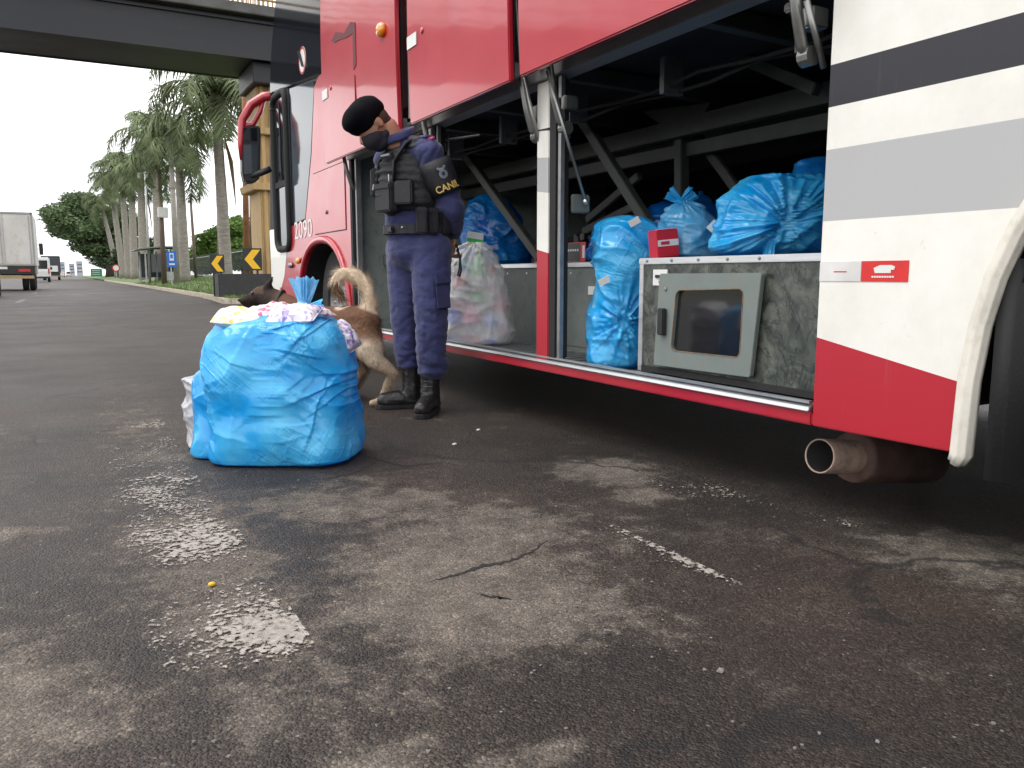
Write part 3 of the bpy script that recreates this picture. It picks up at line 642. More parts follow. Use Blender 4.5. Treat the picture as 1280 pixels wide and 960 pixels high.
# cracks in the surfacing, open and filled with dark grit
CRK = pm('crack_grit', (.012, .011, .0105), .9, var=.4, scale=60)
rc = random.Random(12)
for pl_, wd in (([(535, 727), (570, 719), (600, 708), (640, 700), (665, 690), (690, 672)], .011), ([(448, 566), (475, 575), (505, 583), (548, 578), (575, 580)], .007), ([(600, 742), (622, 747), (640, 749)], .009), ([(470, 578), (440, 592), (400, 600)], .006)):
    P_ = [at(x, y, Z=.0015) for x, y in pl_]; pts_ = []
    for a, b_ in zip(P_, P_[1:]):
        for k in range(9): pts_.append(a.lerp(b_, k/9) + Vector((rc.gauss(0, .0035), rc.gauss(0, .0035), 0)))
    V_ = []; n_ = len(pts_)
    for i, p in enumerate(pts_):
        d = (pts_[min(i+1, n_-1)] - pts_[max(i-1, 0)]).normalized(); s_ = Vector((-d.y, d.x, 0)); w_ = wd*(.15 + math.sin(PI*(i+.5)/n_))*rc.uniform(.35, 1.1); V_ += [p - s_*w_*rc.uniform(.5, 1), p + s_*w_*rc.uniform(.5, 1)]
    me = bpy.data.meshes.new('road_crack'); me.from_pydata([tuple(v) for v in V_], [], [(2*i, 2*i+1, 2*i+3, 2*i+2) for i in range(n_-1)]); tag(link_mesh('road_crack', me, CRK), kind='structure')
# loose grit and a cigarette end on the asphalt
gv = MB(); rnd = random.Random(8)
for i in range(170):
    if i < 60: p = at(rnd.gauss(770, 60), rnd.gauss(775, 45), Z=0)
    else: p = at(rnd.uniform(20, 1260), rnd.uniform(600, 950), Z=0)
    r = rnd.uniform(.0015, .004) * (2.1 if i in (3, 9, 30) else 1)
    b0 = len(gv.v); gv.ell((p.x, p.y, r*.5), (r*rnd.uniform(.8, 1.4), r*rnd.uniform(.8, 1.4), r*.7), 6, Matrix.Rotation(rnd.uniform(0, 6), 3, 'Z'))
    for k in range(b0, len(gv.v)): gv.v[k] += Vector((rnd.uniform(-1, 1), rnd.uniform(-1, 1), rnd.uniform(-.5, .5))) * r * .3
tag(gv.build('loose_gravel', pm('gravel', (.14, .13, .12), .8, var=.5, scale=40), local=True), 'loose grey gravel grains strewn over the asphalt', 'gravel', kind='stuff')
p = at(265, 733, Z=0); tag(MB().ell((p.x, p.y, .006), (.010, .006, .006), 10).build('yellow_scrap', pm('yellow_scrap', (.7, .45, .03), .5), smooth=True), 'small yellow scrap lying on the worn white stripe', 'litter')
for (x, y, lb) in ((568, 556, 'white paper bit on the asphalt near the boots'), (598, 538, 'tiny white paper bit in the shade beside the coach')):
    p = at(x, y, Z=0); tag(MB().obox((p.x, p.y, .004), (.022, .012, .004), (0.1, 0, .6)).build('paper_scrap', PLATEW), lb, 'litter', 'paper scraps beside the officer')

# verge with kerb
KL = [(3.55, 22.3), (3.80, 26), (3.95, 30), (4.05, 44), (4.2, 60), (4.2, 100), (4.2, 420)]
def kx(y):
    for (x0, y0), (x1, y1) in zip(KL, KL[1:]):
        if y <= y1: return x0 + (x1-x0)*(y-y0)/(y1-y0)
    return KL[-1][0]
vs = []; fs = []; prof = [(0.13, .12), (.5, .17), (1.2, .30), (2.2, .43), (4.0, .52), (9, .55), (40, .5)]
ys = [22.5 + i*.5 for i in range(60)] + [52.5 + i*4 for i in range(92)]
for j, y in enumerate(ys):
    f = min(1, .25 + (y-22.5)/8)
    for d, z in prof: vs.append((kx(y)+d, y, .10 + (z-.10)*f + .03*noise.noise((d*1.3, y*.7, 0))*(d > .2)))
n = len(prof)
for j in range(len(ys)-1):
    for i in range(n-1): fs.append((j*n+i, j*n+i+1, (j+1)*n+i+1, (j+1)*n+i))
me = bpy.data.meshes.new('grass_verge'); me.from_pydata(vs, [], fs); tag(link_mesh('grass_verge', me, GRASS, smooth=True), kind='structure')
def verge_z(x, y):
    d = x - kx(y); f = min(1, .25 + (y-22.5)/8)
    for (d0, z0), (d1, z1) in zip(prof, prof[1:]):
        if d <= d1: return .10 + (z0 + (z1-z0)*max(0, d-d0)/(d1-d0) - .10)*f
    return .5
KERB = pm('kerb_concrete', (.42, .37, .29), .85, var=.25, scale=5, dirt=.5, bump=.2)
kerb = bpy.data.objects.new('kerb', None); COL.objects.link(kerb); kerb.location = (3.6, 22.3, 0); WM['kerb'] = Matrix.Translation((3.6, 22.3, 0)); tag(kerb, kind='structure')
kp = [(9.0, 22.25), (8, 22.22), (7, 22.2), (6, 22.2), (5, 22.2), (4.2, 22.2), (3.75, 22.3), (3.58, 22.6)]
y = 22.6
while y < 120:
    y += 1.0 if y < 60 else 3; kp.append((kx(y), y))
for a, b_ in zip(kp, kp[1:]):
    d = (Vector(b_) - Vector(a)); d = d.normalized()*.008; nrm_ = Vector((d.y, -d.x)).normalized()*.075
    A = Vector(a)+d+nrm_; B = Vector(b_)-d+nrm_; j = rnd.uniform(-.012, .012)
    MB().beam((A.x, A.y, .07+j), (B.x, B.y, .07+j), .15, .16).build('kerb_stone', KERB, kerb, bevel=.012)
# grass blades on the near verge
gv = []; gq = []
for i in range(9000):
    y = 22.6 + (rnd.random()**1.7)*45; d = .14 + rnd.random()**1.3*5; x = kx(y)+d
    z = verge_z(x, y); a = rnd.uniform(0, PI); w = rnd.uniform(.012, .03); h = rnd.uniform(.04, .13); lx, ly = rnd.gauss(0, .04), rnd.gauss(0, .04)
    b0 = len(gv); gv += [(x-w*math.cos(a), y-w*math.sin(a), z-.02), (x+w*math.cos(a), y+w*math.sin(a), z-.02), (x+lx, y+ly, z+h)]; gq.append((b0, b0+1, b0+2))
me = bpy.data.meshes.new('grass'); me.from_pydata(gv, [], gq); tag(link_mesh('grass', me, pm('grass_blade', (.10, .15, .035), .7, var=.45, scale=3)), 'short green grass on the roadside verge behind the kerb', 'grass', kind='stuff')
# ------------------------------------------------------------------ footbridge
STEELB = pm('bridge_blue_black', (.008, .009, .014), .5, var=.25, scale=1.2, stretch=(.3, 1, 2), dirt=.2, dirtcol=(.04, .04, .045))
CONC = pm('bridge_concrete', (.10, .10, .095), .8, var=.3, scale=2, dirt=.5)
BEIGE = pm('bridge_beige', (.42, .28, .12), .65, var=.15, scale=3, dirt=.35, dirtcol=(.16, .10, .05), stretch=(3, 3, .5))
fb = thing('footbridge', 'dark steel footbridge spanning the road on a beige pier', 'footbridge', (5.5, 25.8, 0))
BY0, BY1 = 24.5, 27.2
MB().box(-30, 9, BY0, BY0+.12, 6.88, 8.0).build('girder', STEELB, fb, bevel=.01)
MB().box(-30, 9, BY0-.10, BY0+.0, 6.86, 6.95).build('girder_flange', STEELB, fb)
MB().box(-30, 9, BY0-.08, BY0-.001, 7.86, 7.93).build('girder_flange', STEELB, fb)
MB().box(-30, 9, BY1-.12, BY1, 6.88, 8.0).build('girder', STEELB, fb)
MB().box(-30, 9, BY0+.121, BY1-.121, 6.90, 7.0).build('soffit', STEELB, fb)
MB().box(-30, 9, BY0-.35, BY1+.35, 8.0, 8.28).build('deck', CONC, fb, bevel=.02)
for z in (8.45, 8.9, 9.4): MB().tube([(-30, BY0-.25, z), (9, BY0-.25, z)], .035, 6).build('handrail', BEIGE, fb)
pst = MB().box(-.03, .03, -.03, .03, 0, 1.2).mesh('post'); pst.materials.append(BEIGE)
bar = MB().box(-.02, .02, -.015, .015, 0, 2.2).mesh('bar'); bar.materials.append(BEIGE)
for i in range(26):
    o = bpy.data.objects.new('railing_post', pst); COL.objects.link(o); o.parent = fb; o.location = (-30+i*1.5-5.5, BY0-.25-25.8, 8.28)
for i in range(120):
    o = bpy.data.objects.new('railing_bar', bar); COL.objects.link(o); o.parent = fb; o.location = (-9+i*.15-5.5, BY1+.2-25.8, 8.28)
for i in range(38):
    o = bpy.data.objects.new('railing_bar', bar); COL.objects.link(o); o.parent = fb; o.location = (4.5+i*.12-5.5, BY0-.25-25.8, 8.28)
for z in (9.0, 9.75, 10.5): MB().tube([(-9, BY1+.2, z), (9, BY1+.2, z)], .03, 6).build('handrail', BEIGE, fb)
MB().box(5.05, 6.2, BY0+.2, BY1-.3, 6.3, 6.879).build('pier_cap', STEELB, fb, bevel=.02)
MB().box(5.22, 6.2, 25.2, 26.8, .3, 6.3).build('pier', BEIGE, fb, bevel=.02)
for x in (5.3, 5.55, 5.8): MB().box(x, x+.12, 25.12, 25.199, .3, 6.3).build('pier_rib', BEIGE, fb, bevel=.01)
MB().prism([(5.0, 3.28), (6.3, 3.28), (6.3, 3.5), (4.95, 3.5)], 'y', 25.0, 27.0).build('pier_ledge', BEIGE, fb, bevel=.02)
MB().prism([(5.0, 4.9), (6.3, 4.9), (6.3, 5.1), (4.95, 5.1)], 'y', 25.0, 27.0).build('pier_ledge', BEIGE, fb, bevel=.02)

# dark block with two chevron boards
tag(MB().box(3.72, 6.4, 24.0, 24.7, .12, .80).build('barrier_block', pm('block_charcoal', (.022, .022, .024), .6, var=.25, scale=3, dirt=.3), bevel=.02), 'low charcoal painted block standing on the kerb island', 'barrier')
YEL = pm('chevron_yellow', (.80, .46, .01), .45, var=.06); SIGNK = pm('sign_black', (.015, .015, .015), .5)
def chevron(x0, y0, x1, y1, Y, lb):
    a, b_ = at(x0, y0, Y=Y), at(x1, y1, Y=Y); cx_ = (a.x+b_.x)/2; z0, z1 = b_.z, a.z; w = b_.x-a.x; h = z1-z0
    t_ = thing('chevron_sign', lb, 'road sign', (cx_, Y, .12), 0, 'chevron boards behind the block')
    MB().box(a.x, b_.x, Y, Y+.02, z0, z1).build('board', SIGNK, t_, bevel=.004)
    X = lambda u: a.x + w*u; Z = lambda v: z0 + h*v
    MB().prism([(X(.08), Z(.5)), (X(.50), Z(.93)), (X(.92), Z(.93)), (X(.52), Z(.5)), (X(.92), Z(.07)), (X(.50), Z(.07))], 'y', Y-.004, Y-.001).build('chevron_arrow', YEL, t_)
    for u in (.25, .75): MB().box(X(u)-.03, X(u)+.03, Y+.021, Y+.06, .12, z1-.1).build('post', SIGNK, t_)
chevron(262, 318, 281, 341, 25.0, 'smaller chevron board, nearer the palm trunk'); chevron(303, 310, 328, 338, 24.9, 'larger chevron board, in front of the beige pier')

# ------------------------------------------------------------------ poles and street furniture
CONCP = pm('pole_concrete', (.30, .28, .25), .8, var=.2, scale=4, dirt=.4); WOOD = pm('pole_wood', (.13, .10, .075), .85, var=.3, scale=5, stretch=(6, 6, .5)); RUST = pm('pole_rust', (.26, .11, .05), .8, var=.4, scale=5, dirt=.5)
GALV = pm('galvanised', (.35, .36, .36), .5, metal=.4, var=.15, dirt=.3)
def vz(X, Y): return verge_z(X, Y) - .03
def pole(name, lb, xb, xt, yt, X, r, mt, extras=None):
    p = at(xb, 344, X=X); zb = vz(X, p.y); q = at(xt, yt, Y=p.y)
    t_ = thing(name, lb, 'pole', (p.x, p.y, zb), 0)
    MB().tube([(p.x, p.y, zb), ((p.x+q.x)/2, p.y, (zb+q.z)/2), (q.x, p.y, q.z)], [r, r*.85, r*.65], 10).build('shaft', mt, t_, smooth=True)
    if extras: extras(t_, p, q)
    return t_
def exA(t_, p, q):
    MB().lathe([(.16, 0), (.19, 0), (.19, .35), (.16, .35)], (p.x + (q.x-p.x)*.66, p.y, p.z + (q.z-p.z)*.66), (0, 0, 1), 12, close=True).build('band', CONCP, t_)
    MB().obox((q.x, q.y, q.z+.05), (.3, .2, .2)).build('cap', CONCP, t_)
pole('utility_pole', 'tall grey concrete pole with a band, beside the palm row', 221, 213, 178, 5.4, .17, CONCP, exA)
def exB(t_, p, q):
    c_ = at(203, 266, Y=p.y); MB().obox((c_.x, c_.y-.25, c_.z), (.55, .35, .6)).build('meter_box', PLATEW, t_, bevel=.03)
    a, b_ = at(200, 216, Y=p.y), at(172, 217, Y=p.y); MB().tube([a, b_], .04, 6).build('camera_arm', GALV, t_)
    for x in (174, 185): c2 = at(x, 219, Y=p.y); MB().ell((c2.x, c2.y, c2.z-.10), (.09, .09, .09), 10).build('camera', PLATEW, t_, smooth=True); MB().lathe([(.10, 0), (.10, .08), (.03, .13)], (c2.x, c2.y, c2.z-.08), (0, 0, 1), 10).build('camera_hood', GALV, t_)
pole('camera_pole', 'dark pole with white meter box and a camera arm', 205, 199, 212, 5.0, .16, WOOD, exB)
pole('lamp_pole', 'thin pale steel pole left of the camera pole', 187, 181, 214, 4.9, .09, GALV)
pole('utility_pole', 'thin wooden pole right of the second palm', 245, 238, 246, 8.5, .13, WOOD)
pole('rusty_pole', 'thin rusty steel pole left of the beige pier', 308, 305, 98, 5.6, .12, RUST)
pole('utility_pole', 'dark slim pole against the beige pier', 316, 313, 96, 6.0, .11, WOOD)
pole('utility_pole', 'dark wooden pole hidden behind the nearest palm trunk', 277, 274, 240, 6.9, .20, WOOD)
# bus stop sign
BLUE = pm('sign_blue', (.02, .14, .55), .4, var=.05)
p = at(214.5, 344, X=5.0); zb = vz(5.0, p.y); bs = thing('bus_stop_sign', 'blue bus stop sign with white pictogram on thin post', 'road sign', (p.x, p.y, zb))
a, b_ = at(208, 314, Y=p.y), at(221, 334, Y=p.y)
MB().box(a.x, b_.x, p.y-.03, p.y, b_.z, a.z).build('panel', BLUE, bs, bevel=.004); MB().tube([(p.x, p.y+.04, zb), (p.x, p.y+.04, a.z-.1)], .04, 8).build('post', GALV, bs)
w = b_.x-a.x; h = a.z-b_.z
MB().box(a.x+w*.28, b_.x-w*.28, p.y-.036, p.y-.031, b_.z+h*.42, a.z-h*.12).build('pictogram_field', PLATEW, bs)
pg = MB().box(a.x+w*.36, b_.x-w*.36, p.y-.041, p.y-.037, b_.z+h*.55, a.z-h*.2); pg.build('pictogram', BLUE, bs)
MB().box(a.x+w*.2, b_.x-w*.2, p.y-.036, p.y-.031, b_.z+h*.14, b_.z+h*.24).build('sign_print', PLATEW, bs)
# shelter
sY = 62; c0 = at(166, 344, Y=sY); X0 = 4.55; X1 = 7.2
sh = thing('bus_shelter', 'grey bus shelter with curved roof behind the kerb', 'shelter', (X0+1, sY, .3))
for x in (X0+.1, X0+1.2, X1-.1):
    for y in (sY-2.2, sY+2.6): MB().box(x-.05, x+.05, y-.05, y+.05, .2, 2.45).build('post', GALV, sh)
rf = []
for i in range(9):
    t_ = i/8; rf.append((X0-.5 + (X1-X0+.9)*t_, 2.30 + .35*math.sin(PI*(.12+.6*t_))))
MB().prism(rf + [(x, z+.07) for x, z in reversed(rf)], 'y', sY-2.6, sY+3).build('roof', pm('shelter_roof', (.22, .23, .22), .6, dirt=.4), sh)
for k, (ya, yb) in enumerate(((sY-2.1, sY+.1), (sY+.2, sY+2.5))): MB().box(X1-.12, X1-.09, ya, yb, .6, 2.3).build('back_pane', GLASSB, sh)
MB().box(X0+.15, X1-.2, sY+2.58, sY+2.61, .6, 2.3).build('end_pane', GLASSB, sh)
MB().box(X0+1.2, X1-.2, sY-2.22, sY-2.19, .4, 1.0).build('end_panel', GALV, sh)
MB().box(X1-.7, X1-.2, sY-1.8, sY+2.2, .78, .84).build('bench', GALV, sh)
# fence far behind the verge
fn = thing('bar_fence', 'grey vertical bar fence beyond the shelter', 'fence', (10.5, 70, .5))
MB().tube([(9.5, 42, .75), (10.5, 110, .75)], .03, 4).build('lower_rail', GALV, fn); MB().tube([(9.5, 42, 2.25), (10.5, 110, 2.25)], .03, 4).build('upper_rail', GALV, fn)
bm_ = MB().box(-.012, .012, -.012, .012, 0, 1.9).mesh('bar'); bm_.materials.append(pm('fence_dark', (.09, .10, .10), .6))
for i in range(150):
    o = bpy.data.objects.new('bar', bm_); COL.objects.link(o); o.parent = fn; t_ = i/149; o.location = (9.5+t_-10.5, 42+68*t_-70, .03)
# green direction sign, round signs, white panel
p = at(120.5, 344, X=5.2); gsn = thing('direction_sign', 'small green direction sign by the far verge', 'road sign', (p.x, p.y, .2))
a, b_ = at(113, 336, Y=p.y), at(128, 345.5, Y=p.y); MB().box(a.x, b_.x, p.y-.05, p.y, b_.z, a.z).build('panel', pm('sign_green', (.0, .22, .12), .45), gsn)
for u in (.2, .8): x = a.x+(b_.x-a.x)*u; MB().box(x-.06, x+.06, p.y+.01, p.y+.1, .1, a.z-.1).build('post', GALV, gsn)
for v in (.25, .5, .75): MB().box(a.x+.25, b_.x-.4, p.y-.06, p.y-.051, b_.z+(a.z-b_.z)*v-.05, b_.z+(a.z-b_.z)*v+.05).build('sign_print', PLATEW, gsn)
RSR = pm('reflector_red', (.5, .02, .02), .3)
for xx, yy, X_, lb in ((145, 335, 5.0, 'round speed sign beside the palm trunks'), (193, 328, 7.5, 'round sign glimpsed inside the shelter'), (100, 338, 4.6, 'tiny round sign far up the verge')):
    p = at(xx, yy, X=X_); t_ = thing('round_sign', lb, 'road sign', (p.x, p.y, .25), 0, 'round traffic signs along the verge')
    r = .42; MB().lathe([(.001, 0), (r*.74, 0), (r*.74, .02), (.001, .02)], (p.x, p.y-.03, p.z), (0, 1, 0), 20).build('disc', PLATEW, t_)
    MB().lathe([(r*.745, 0), (r, 0), (r, .02), (r*.745, .02)], (p.x, p.y-.032, p.z), (0, 1, 0), 20, close=True).build('ring', RSR, t_); MB().tube([(p.x, p.y+.04, .2), (p.x, p.y+.04, p.z)], .04, 6).build('post', GALV, t_)
# overhead wire
tag(MB().tube([(-12, 190, 6.3), (-2, 190, 5.9), (6, 190, 5.85), (14, 190, 6.2)], .05, 5).build('overhead_wire', GALV), 'pale cable strung across the road before the big tree', 'cable')

# ------------------------------------------------------------------ trees
def np_mesh(name, V_, Q):
    me = bpy.data.meshes.new(name); V_ = np.asarray(V_, float); Q = np.asarray(Q, int); nv, nq, k = len(V_), len(Q), Q.shape[1]
    me.vertices.add(nv); me.vertices.foreach_set('co', V_.ravel()); me.loops.add(nq*k); me.loops.foreach_set('vertex_index', Q.ravel())
    me.polygons.add(nq); me.polygons.foreach_set('loop_start', np.arange(0, nq*k, k)); me.update(calc_edges=True); return me
def leaf_mat(name, col, var=.5, scale=.6):
    mt, t, b, L = nodes_of(name); tc = N(t, 'ShaderNodeTexCoord'); n1 = N(t, 'ShaderNodeTexNoise', Scale=scale, Detail=5, Roughness=.65); L(tc.outputs['Object'], n1.inputs['Vector'])
    lo = tuple(c*(1-var) for c in col); hi = tuple(c*(1+var) for c in col); r = ramp(t, [(.35, lo), (.68, hi)]); L(n1.outputs['Fac'], r.inputs['Fac']); L(r.outputs['Color'], b.inputs['Base Color']); b.inputs['Roughness'].default_value = .6
    b.inputs['Specular IOR Level'].default_value = .25
    tr = N(t, 'ShaderNodeBsdfTranslucent'); L(r.outputs['Color'], tr.inputs['Color']); ms = N(t, 'ShaderNodeMixShader'); ms.inputs[0].default_value = .25
    L(b.outputs[0], ms.inputs[1]); L(tr.outputs[0], ms.inputs[2]); L(ms.outputs[0], t.nodes['Material Output'].inputs['Surface']); return mt
def leaf_cloud(clumps, n, size, rng, shell=.55):
    C_ = np.array([c[0] for c in clumps], float); R_ = np.array([c[1] for c in clumps], float); wts = R_[:, 0]*R_[:, 1]; wts = wts/wts.sum()
    idx = rng.choice(len(clumps), n, p=wts); d = rng.normal(size=(n, 3)); d /= np.linalg.norm(d, axis=1)[:, None]; rad = (shell + (1-shell)*rng.random(n)**.6)[:, None]*(1+.12*rng.normal(size=(n, 1)))
    P = C_[idx] + d*rad*R_[idx]; a = rng.normal(size=(n, 3)); a /= np.linalg.norm(a, axis=1)[:, None]; a[:, 2] *= .5
    b_ = np.cross(a, rng.normal(size=(n, 3))); b_ /= np.linalg.norm(b_, axis=1)[:, None]; s = size*(.6+.8*rng.random((n, 1)))
    V_ = np.stack([P-a*s, P-b_*s*.45, P+a*s, P+b_*s*.45], 1).reshape(-1, 3); return V_, np.arange(n*4).reshape(-1, 4)
BARK = pm('bark', (.055, .042, .032), .9, var=.35, scale=3, bump=.5, bscale=12)
def broad_tree(name, lb, base, clumps, n, leaf, mt, seed, trunk_r=.5, limbs=6, group=None):
    rng = np.random.default_rng(seed); rr_ = random.Random(seed); base = Vector(base); t_ = thing(name, lb, 'tree', base, 0, group)
    V_, Q = leaf_cloud([((Vector(c)-base), r) for c, r in clumps], n, leaf, rng); me = np_mesh('crown', V_, Q); link_mesh('crown', me, mt, t_)
    tk = MB(); top = sum((Vector(c) for c, r in clumps), Vector())/len(clumps); fork = base.lerp(top, .42); fork.x = base.x; fork.y = base.y
    tk.tube([base - Vector((0, 0, .3)), base.lerp(fork, .5) + Vector((.15, 0, 0)), fork], [trunk_r*1.3, trunk_r, trunk_r*.85], 10)
    for c, r in rr_.sample(clumps, min(limbs, len(clumps))):
        c = Vector(c); mid = fork.lerp(c, .5) + Vector((0, 0, -.4)); tk.tube([fork, mid, c], [trunk_r*.6, trunk_r*.4, trunk_r*.12], 7)
    tk.build('trunk', BARK, t_, smooth=True); return t_
rr_ = random.Random(3); LF1 = leaf_mat('leaf_hazed', (.15, .21, .105), .5, .3); LF2 = leaf_mat('leaf_bright', (.11, .19, .04), .4, .35); LF3 = leaf_mat('leaf_mid', (.05, .09, .04), .45, .25)  # first leaf colour is lightened to stand in for haze on the far tree
def crown(cx_, cy_, cz, rx, ry, rz, k, cr0, rnd_):
    out = []
    for i in range(k):
        v = Vector((rnd_.gauss(0, 1), rnd_.gauss(0, 1), rnd_.gauss(0, 1))).normalized() * rnd_.uniform(.45, 1)
        s = cr0*rnd_.uniform(.7, 1.25); out.append(((cx_+v.x*rx, cy_+v.y*ry, cz+v.z*rz), (s*1.25, s*1.25, s*.7)))
    return out
cl = crown(4.8, 172, 11.4, 7.2, 7, 4.6, 42, 2.15, rr_) + crown(-.5, 172, 9.5, 2.8, 4, 1.8, 9, 1.4, rr_) + crown(8.5, 174, 8.0, 4.5, 4, 5.0, 20, 2.1, rr_) + crown(5.5, 172, 5.5, 3.4, 4, 2.4, 12, 1.6, rr_)
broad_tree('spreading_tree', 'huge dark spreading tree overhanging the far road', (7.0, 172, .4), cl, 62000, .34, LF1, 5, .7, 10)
cl = crown(14.0, 78, 3.6, 3.6, 3.5, 2.0, 26, 1.1, rr_) + crown(17.5, 80, 3.4, 2.5, 3, 1.7, 14, 1.0, rr_)
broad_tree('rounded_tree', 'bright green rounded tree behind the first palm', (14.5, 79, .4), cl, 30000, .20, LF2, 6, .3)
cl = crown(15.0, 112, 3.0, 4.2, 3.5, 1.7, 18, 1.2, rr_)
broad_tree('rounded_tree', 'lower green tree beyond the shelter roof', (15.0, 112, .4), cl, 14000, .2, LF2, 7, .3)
for i, (X_, Y_, z_, r_, lb) in enumerate(((9, 240, 5, 4, 'dim bushy tree at the far end of the verge'), (8, 130, 3.2, 2.6, 'dark shrubby tree under the far palms'), (12, 145, 4.5, 3.6, 'dark tree behind the far palm trunks'))):
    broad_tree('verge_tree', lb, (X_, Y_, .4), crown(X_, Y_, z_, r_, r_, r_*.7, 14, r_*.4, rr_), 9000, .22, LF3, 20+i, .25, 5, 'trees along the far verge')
# palms
PTRUNK = pm('palm_trunk', (.27, .245, .215), .85, var=.3, scale=3, stretch=(1, 1, 5), bump=.4, bscale=9, dirt=.5, dirtcol=(.10, .085, .065)); PLEAF = leaf_mat('palm_leaf_hazed', (.16, .20, .10), .5, .9); PSHAFT = pm('palm_crownshaft', (.10, .12, .045), .55, var=.3, scale=3); PDEAD = pm('dead_frond', (.20, .13, .08), .9, var=.3, scale=4)  # palm leaf colour is lightened to stand in for haze
def palm_crown_mesh(seed, nf=23, Lf=2.75):
    r_ = random.Random(seed); V_ = []; Q = []
    for f in range(nf):
        az = 2*PI*f*.382 + r_.uniform(-.2, .2); el = math.radians(r_.choice([74, 55, 38, 20, 5, -15, 60, 30, -35]) + r_.uniform(-8, 8)); Lk = Lf*r_.uniform(.85, 1.1)
        dirh = Vector((math.cos(az), math.sin(az), 0)); side = Vector((-math.sin(az), math.cos(az), 0)); pts = []; p = Vector((0, 0, 0)); ang = el; ns = 15
        for s in range(ns+1):
            pts.append(p.copy()); p = p + (dirh*math.cos(ang) + Vector((0, 0, 1))*math.sin(ang))*(Lk/ns); ang -= math.radians(5.5 + 9.5*s/ns)*(1.0 if el > 0 else .65)
        for s in range(ns):                                       # rachis
            a, b_ = pts[s], pts[s+1]; w = .05*(1-s/ns)+.008; i0 = len(V_); V_ += [a-side*w, a+side*w, b_+side*w, b_-side*w]; Q.append((i0, i0+1, i0+2, i0+3))
        for s in range(2, ns*4):
            t_ = s/4; i = min(int(t_), ns-1); a = pts[i].lerp(pts[i+1], t_-i); d = (pts[i+1]-pts[i]).normalized(); up = side.cross(d)
            ll = .85*math.sin(PI*min(.97, .12+.86*t_/ns))**.7*Lf/3
            for sg in (-1, 1):
                v = (side*sg*r_.uniform(.6, 1) + d*r_.uniform(.4, .8) + up*r_.uniform(-.5, .45)).normalized(); e = a + v*ll*r_.uniform(.8, 1.1) - Vector((0, 0, .50*ll*r_.uniform(.6, 1.5))); w = d*.028
                m_ = a.lerp(e, .5) + Vector((0, 0, .06)); i0 = len(V_); V_ += [a-w, a+w, m_+w, m_-w, e, e]; Q += [(i0, i0+1, i0+2, i0+3), (i0+3, i0+2, i0+4, i0+5)]
    return np_mesh('crown', [tuple(v) for v in V_], Q)
crowns = [palm_crown_mesh(s) for s in (1, 2, 3)]
for c_ in crowns: c_.materials.append(PLEAF)
palms = [(283, 5.9, 271, 150, 1.30, .225, 'nearest tall palm, its trunk between the chevron boards'), (231, 6.0, 224, 208, 1.25, .27, 'second palm along the verge, right of the concrete pole'), (199, 6.0, 194, 186, 1.55, .27, 'third palm along the verge, behind the camera pole'),
         (180, 6.0, 176, 232, 1.25, .34, 'fourth palm along the verge, with a hanging dead frond'), (168.5, 6.0, 164, 222, 1.45, .34, 'fifth palm along the verge, above the shelter roof'), (161, 6.0, 152, 226, 1.4, .32, 'sixth palm, leaning over the shelter'), (153.5, 6.0, 140, 242, 1.35, .34, 'seventh palm, dark crown against the big tree'), (147, 6.4, 128, 262, 1.3, .32, 'farthest palm merging with the big tree')]
for i, (xb, X_, xt, yt, sc, r, lb) in enumerate(palms):
    p = at(xb, 344, X=X_); zb = vz(X_, p.y); q = at(xt, yt, Y=p.y); b0 = Vector((p.x, p.y, zb)); H_ = q.z - zb
    t_ = thing('palm_tree', lb, 'palm tree', b0, 0, 'palms along the verge')
    pts = []; rs = []
    for k in range(15):
        u = k/14; pts.append(b0 + Vector(((q.x-p.x)*u**1.3, 0, H_*u - .1*(k == 0)))); rs.append(r*(1.25-.5*u**.5 + .10*math.sin(u*PI)) + (.012 if k % 2 else 0))
    MB().tube(pts, rs, 12).build('trunk', PTRUNK, t_, smooth=True); top = pts[-1]
    MB().tube([top, top + Vector((0, 0, .6)), top + Vector((0, 0, 1.2))], [r*.85, r*.95, r*.4], 10).build('crownshaft', PSHAFT, t_, smooth=True)
    o = bpy.data.objects.new('crown', crowns[i % 3]); COL.objects.link(o); o.parent = t_; o.location = top + Vector((0, 0, 1.0)) - b0; o.rotation_euler = (0, 0, i*1.3); o.scale = (sc,)*3
    if i in (0, 3):
        u = top + Vector((r*1.1, -.1, -.1*H_)); dl = .42*H_; w = .3
        MB().tube([u, u + Vector((.22, 0, -.35*dl)), u + Vector((.30, 0, -.7*dl)), u + Vector((.34, 0, -dl))], [.08, .30, .16, .03], 7, flat=.25).build('dead_frond', PDEAD, t_)

# ------------------------------------------------------------------ far buildings
FARW = pm('far_wall_hazed', (.42, .45, .50), .9, var=.12, scale=.02); FARK = pm('far_window', (.12, .14, .17), .5)  # distance haze is put into the pale blue wall colour
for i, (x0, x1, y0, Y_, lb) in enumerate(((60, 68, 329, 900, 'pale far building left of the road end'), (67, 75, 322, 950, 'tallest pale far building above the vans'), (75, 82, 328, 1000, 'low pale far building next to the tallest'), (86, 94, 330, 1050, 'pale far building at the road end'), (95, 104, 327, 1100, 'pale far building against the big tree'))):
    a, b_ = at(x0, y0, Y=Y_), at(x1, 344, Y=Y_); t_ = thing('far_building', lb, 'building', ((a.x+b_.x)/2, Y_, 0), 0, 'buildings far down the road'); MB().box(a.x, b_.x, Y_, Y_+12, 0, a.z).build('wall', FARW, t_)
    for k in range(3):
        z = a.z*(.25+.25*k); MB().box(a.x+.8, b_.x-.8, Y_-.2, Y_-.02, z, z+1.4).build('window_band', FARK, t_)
    MB().box(a.x-.3, b_.x+.3, Y_-.4, Y_+12.4, a.z+.01, a.z+.5).build('roof', FARW, t_)

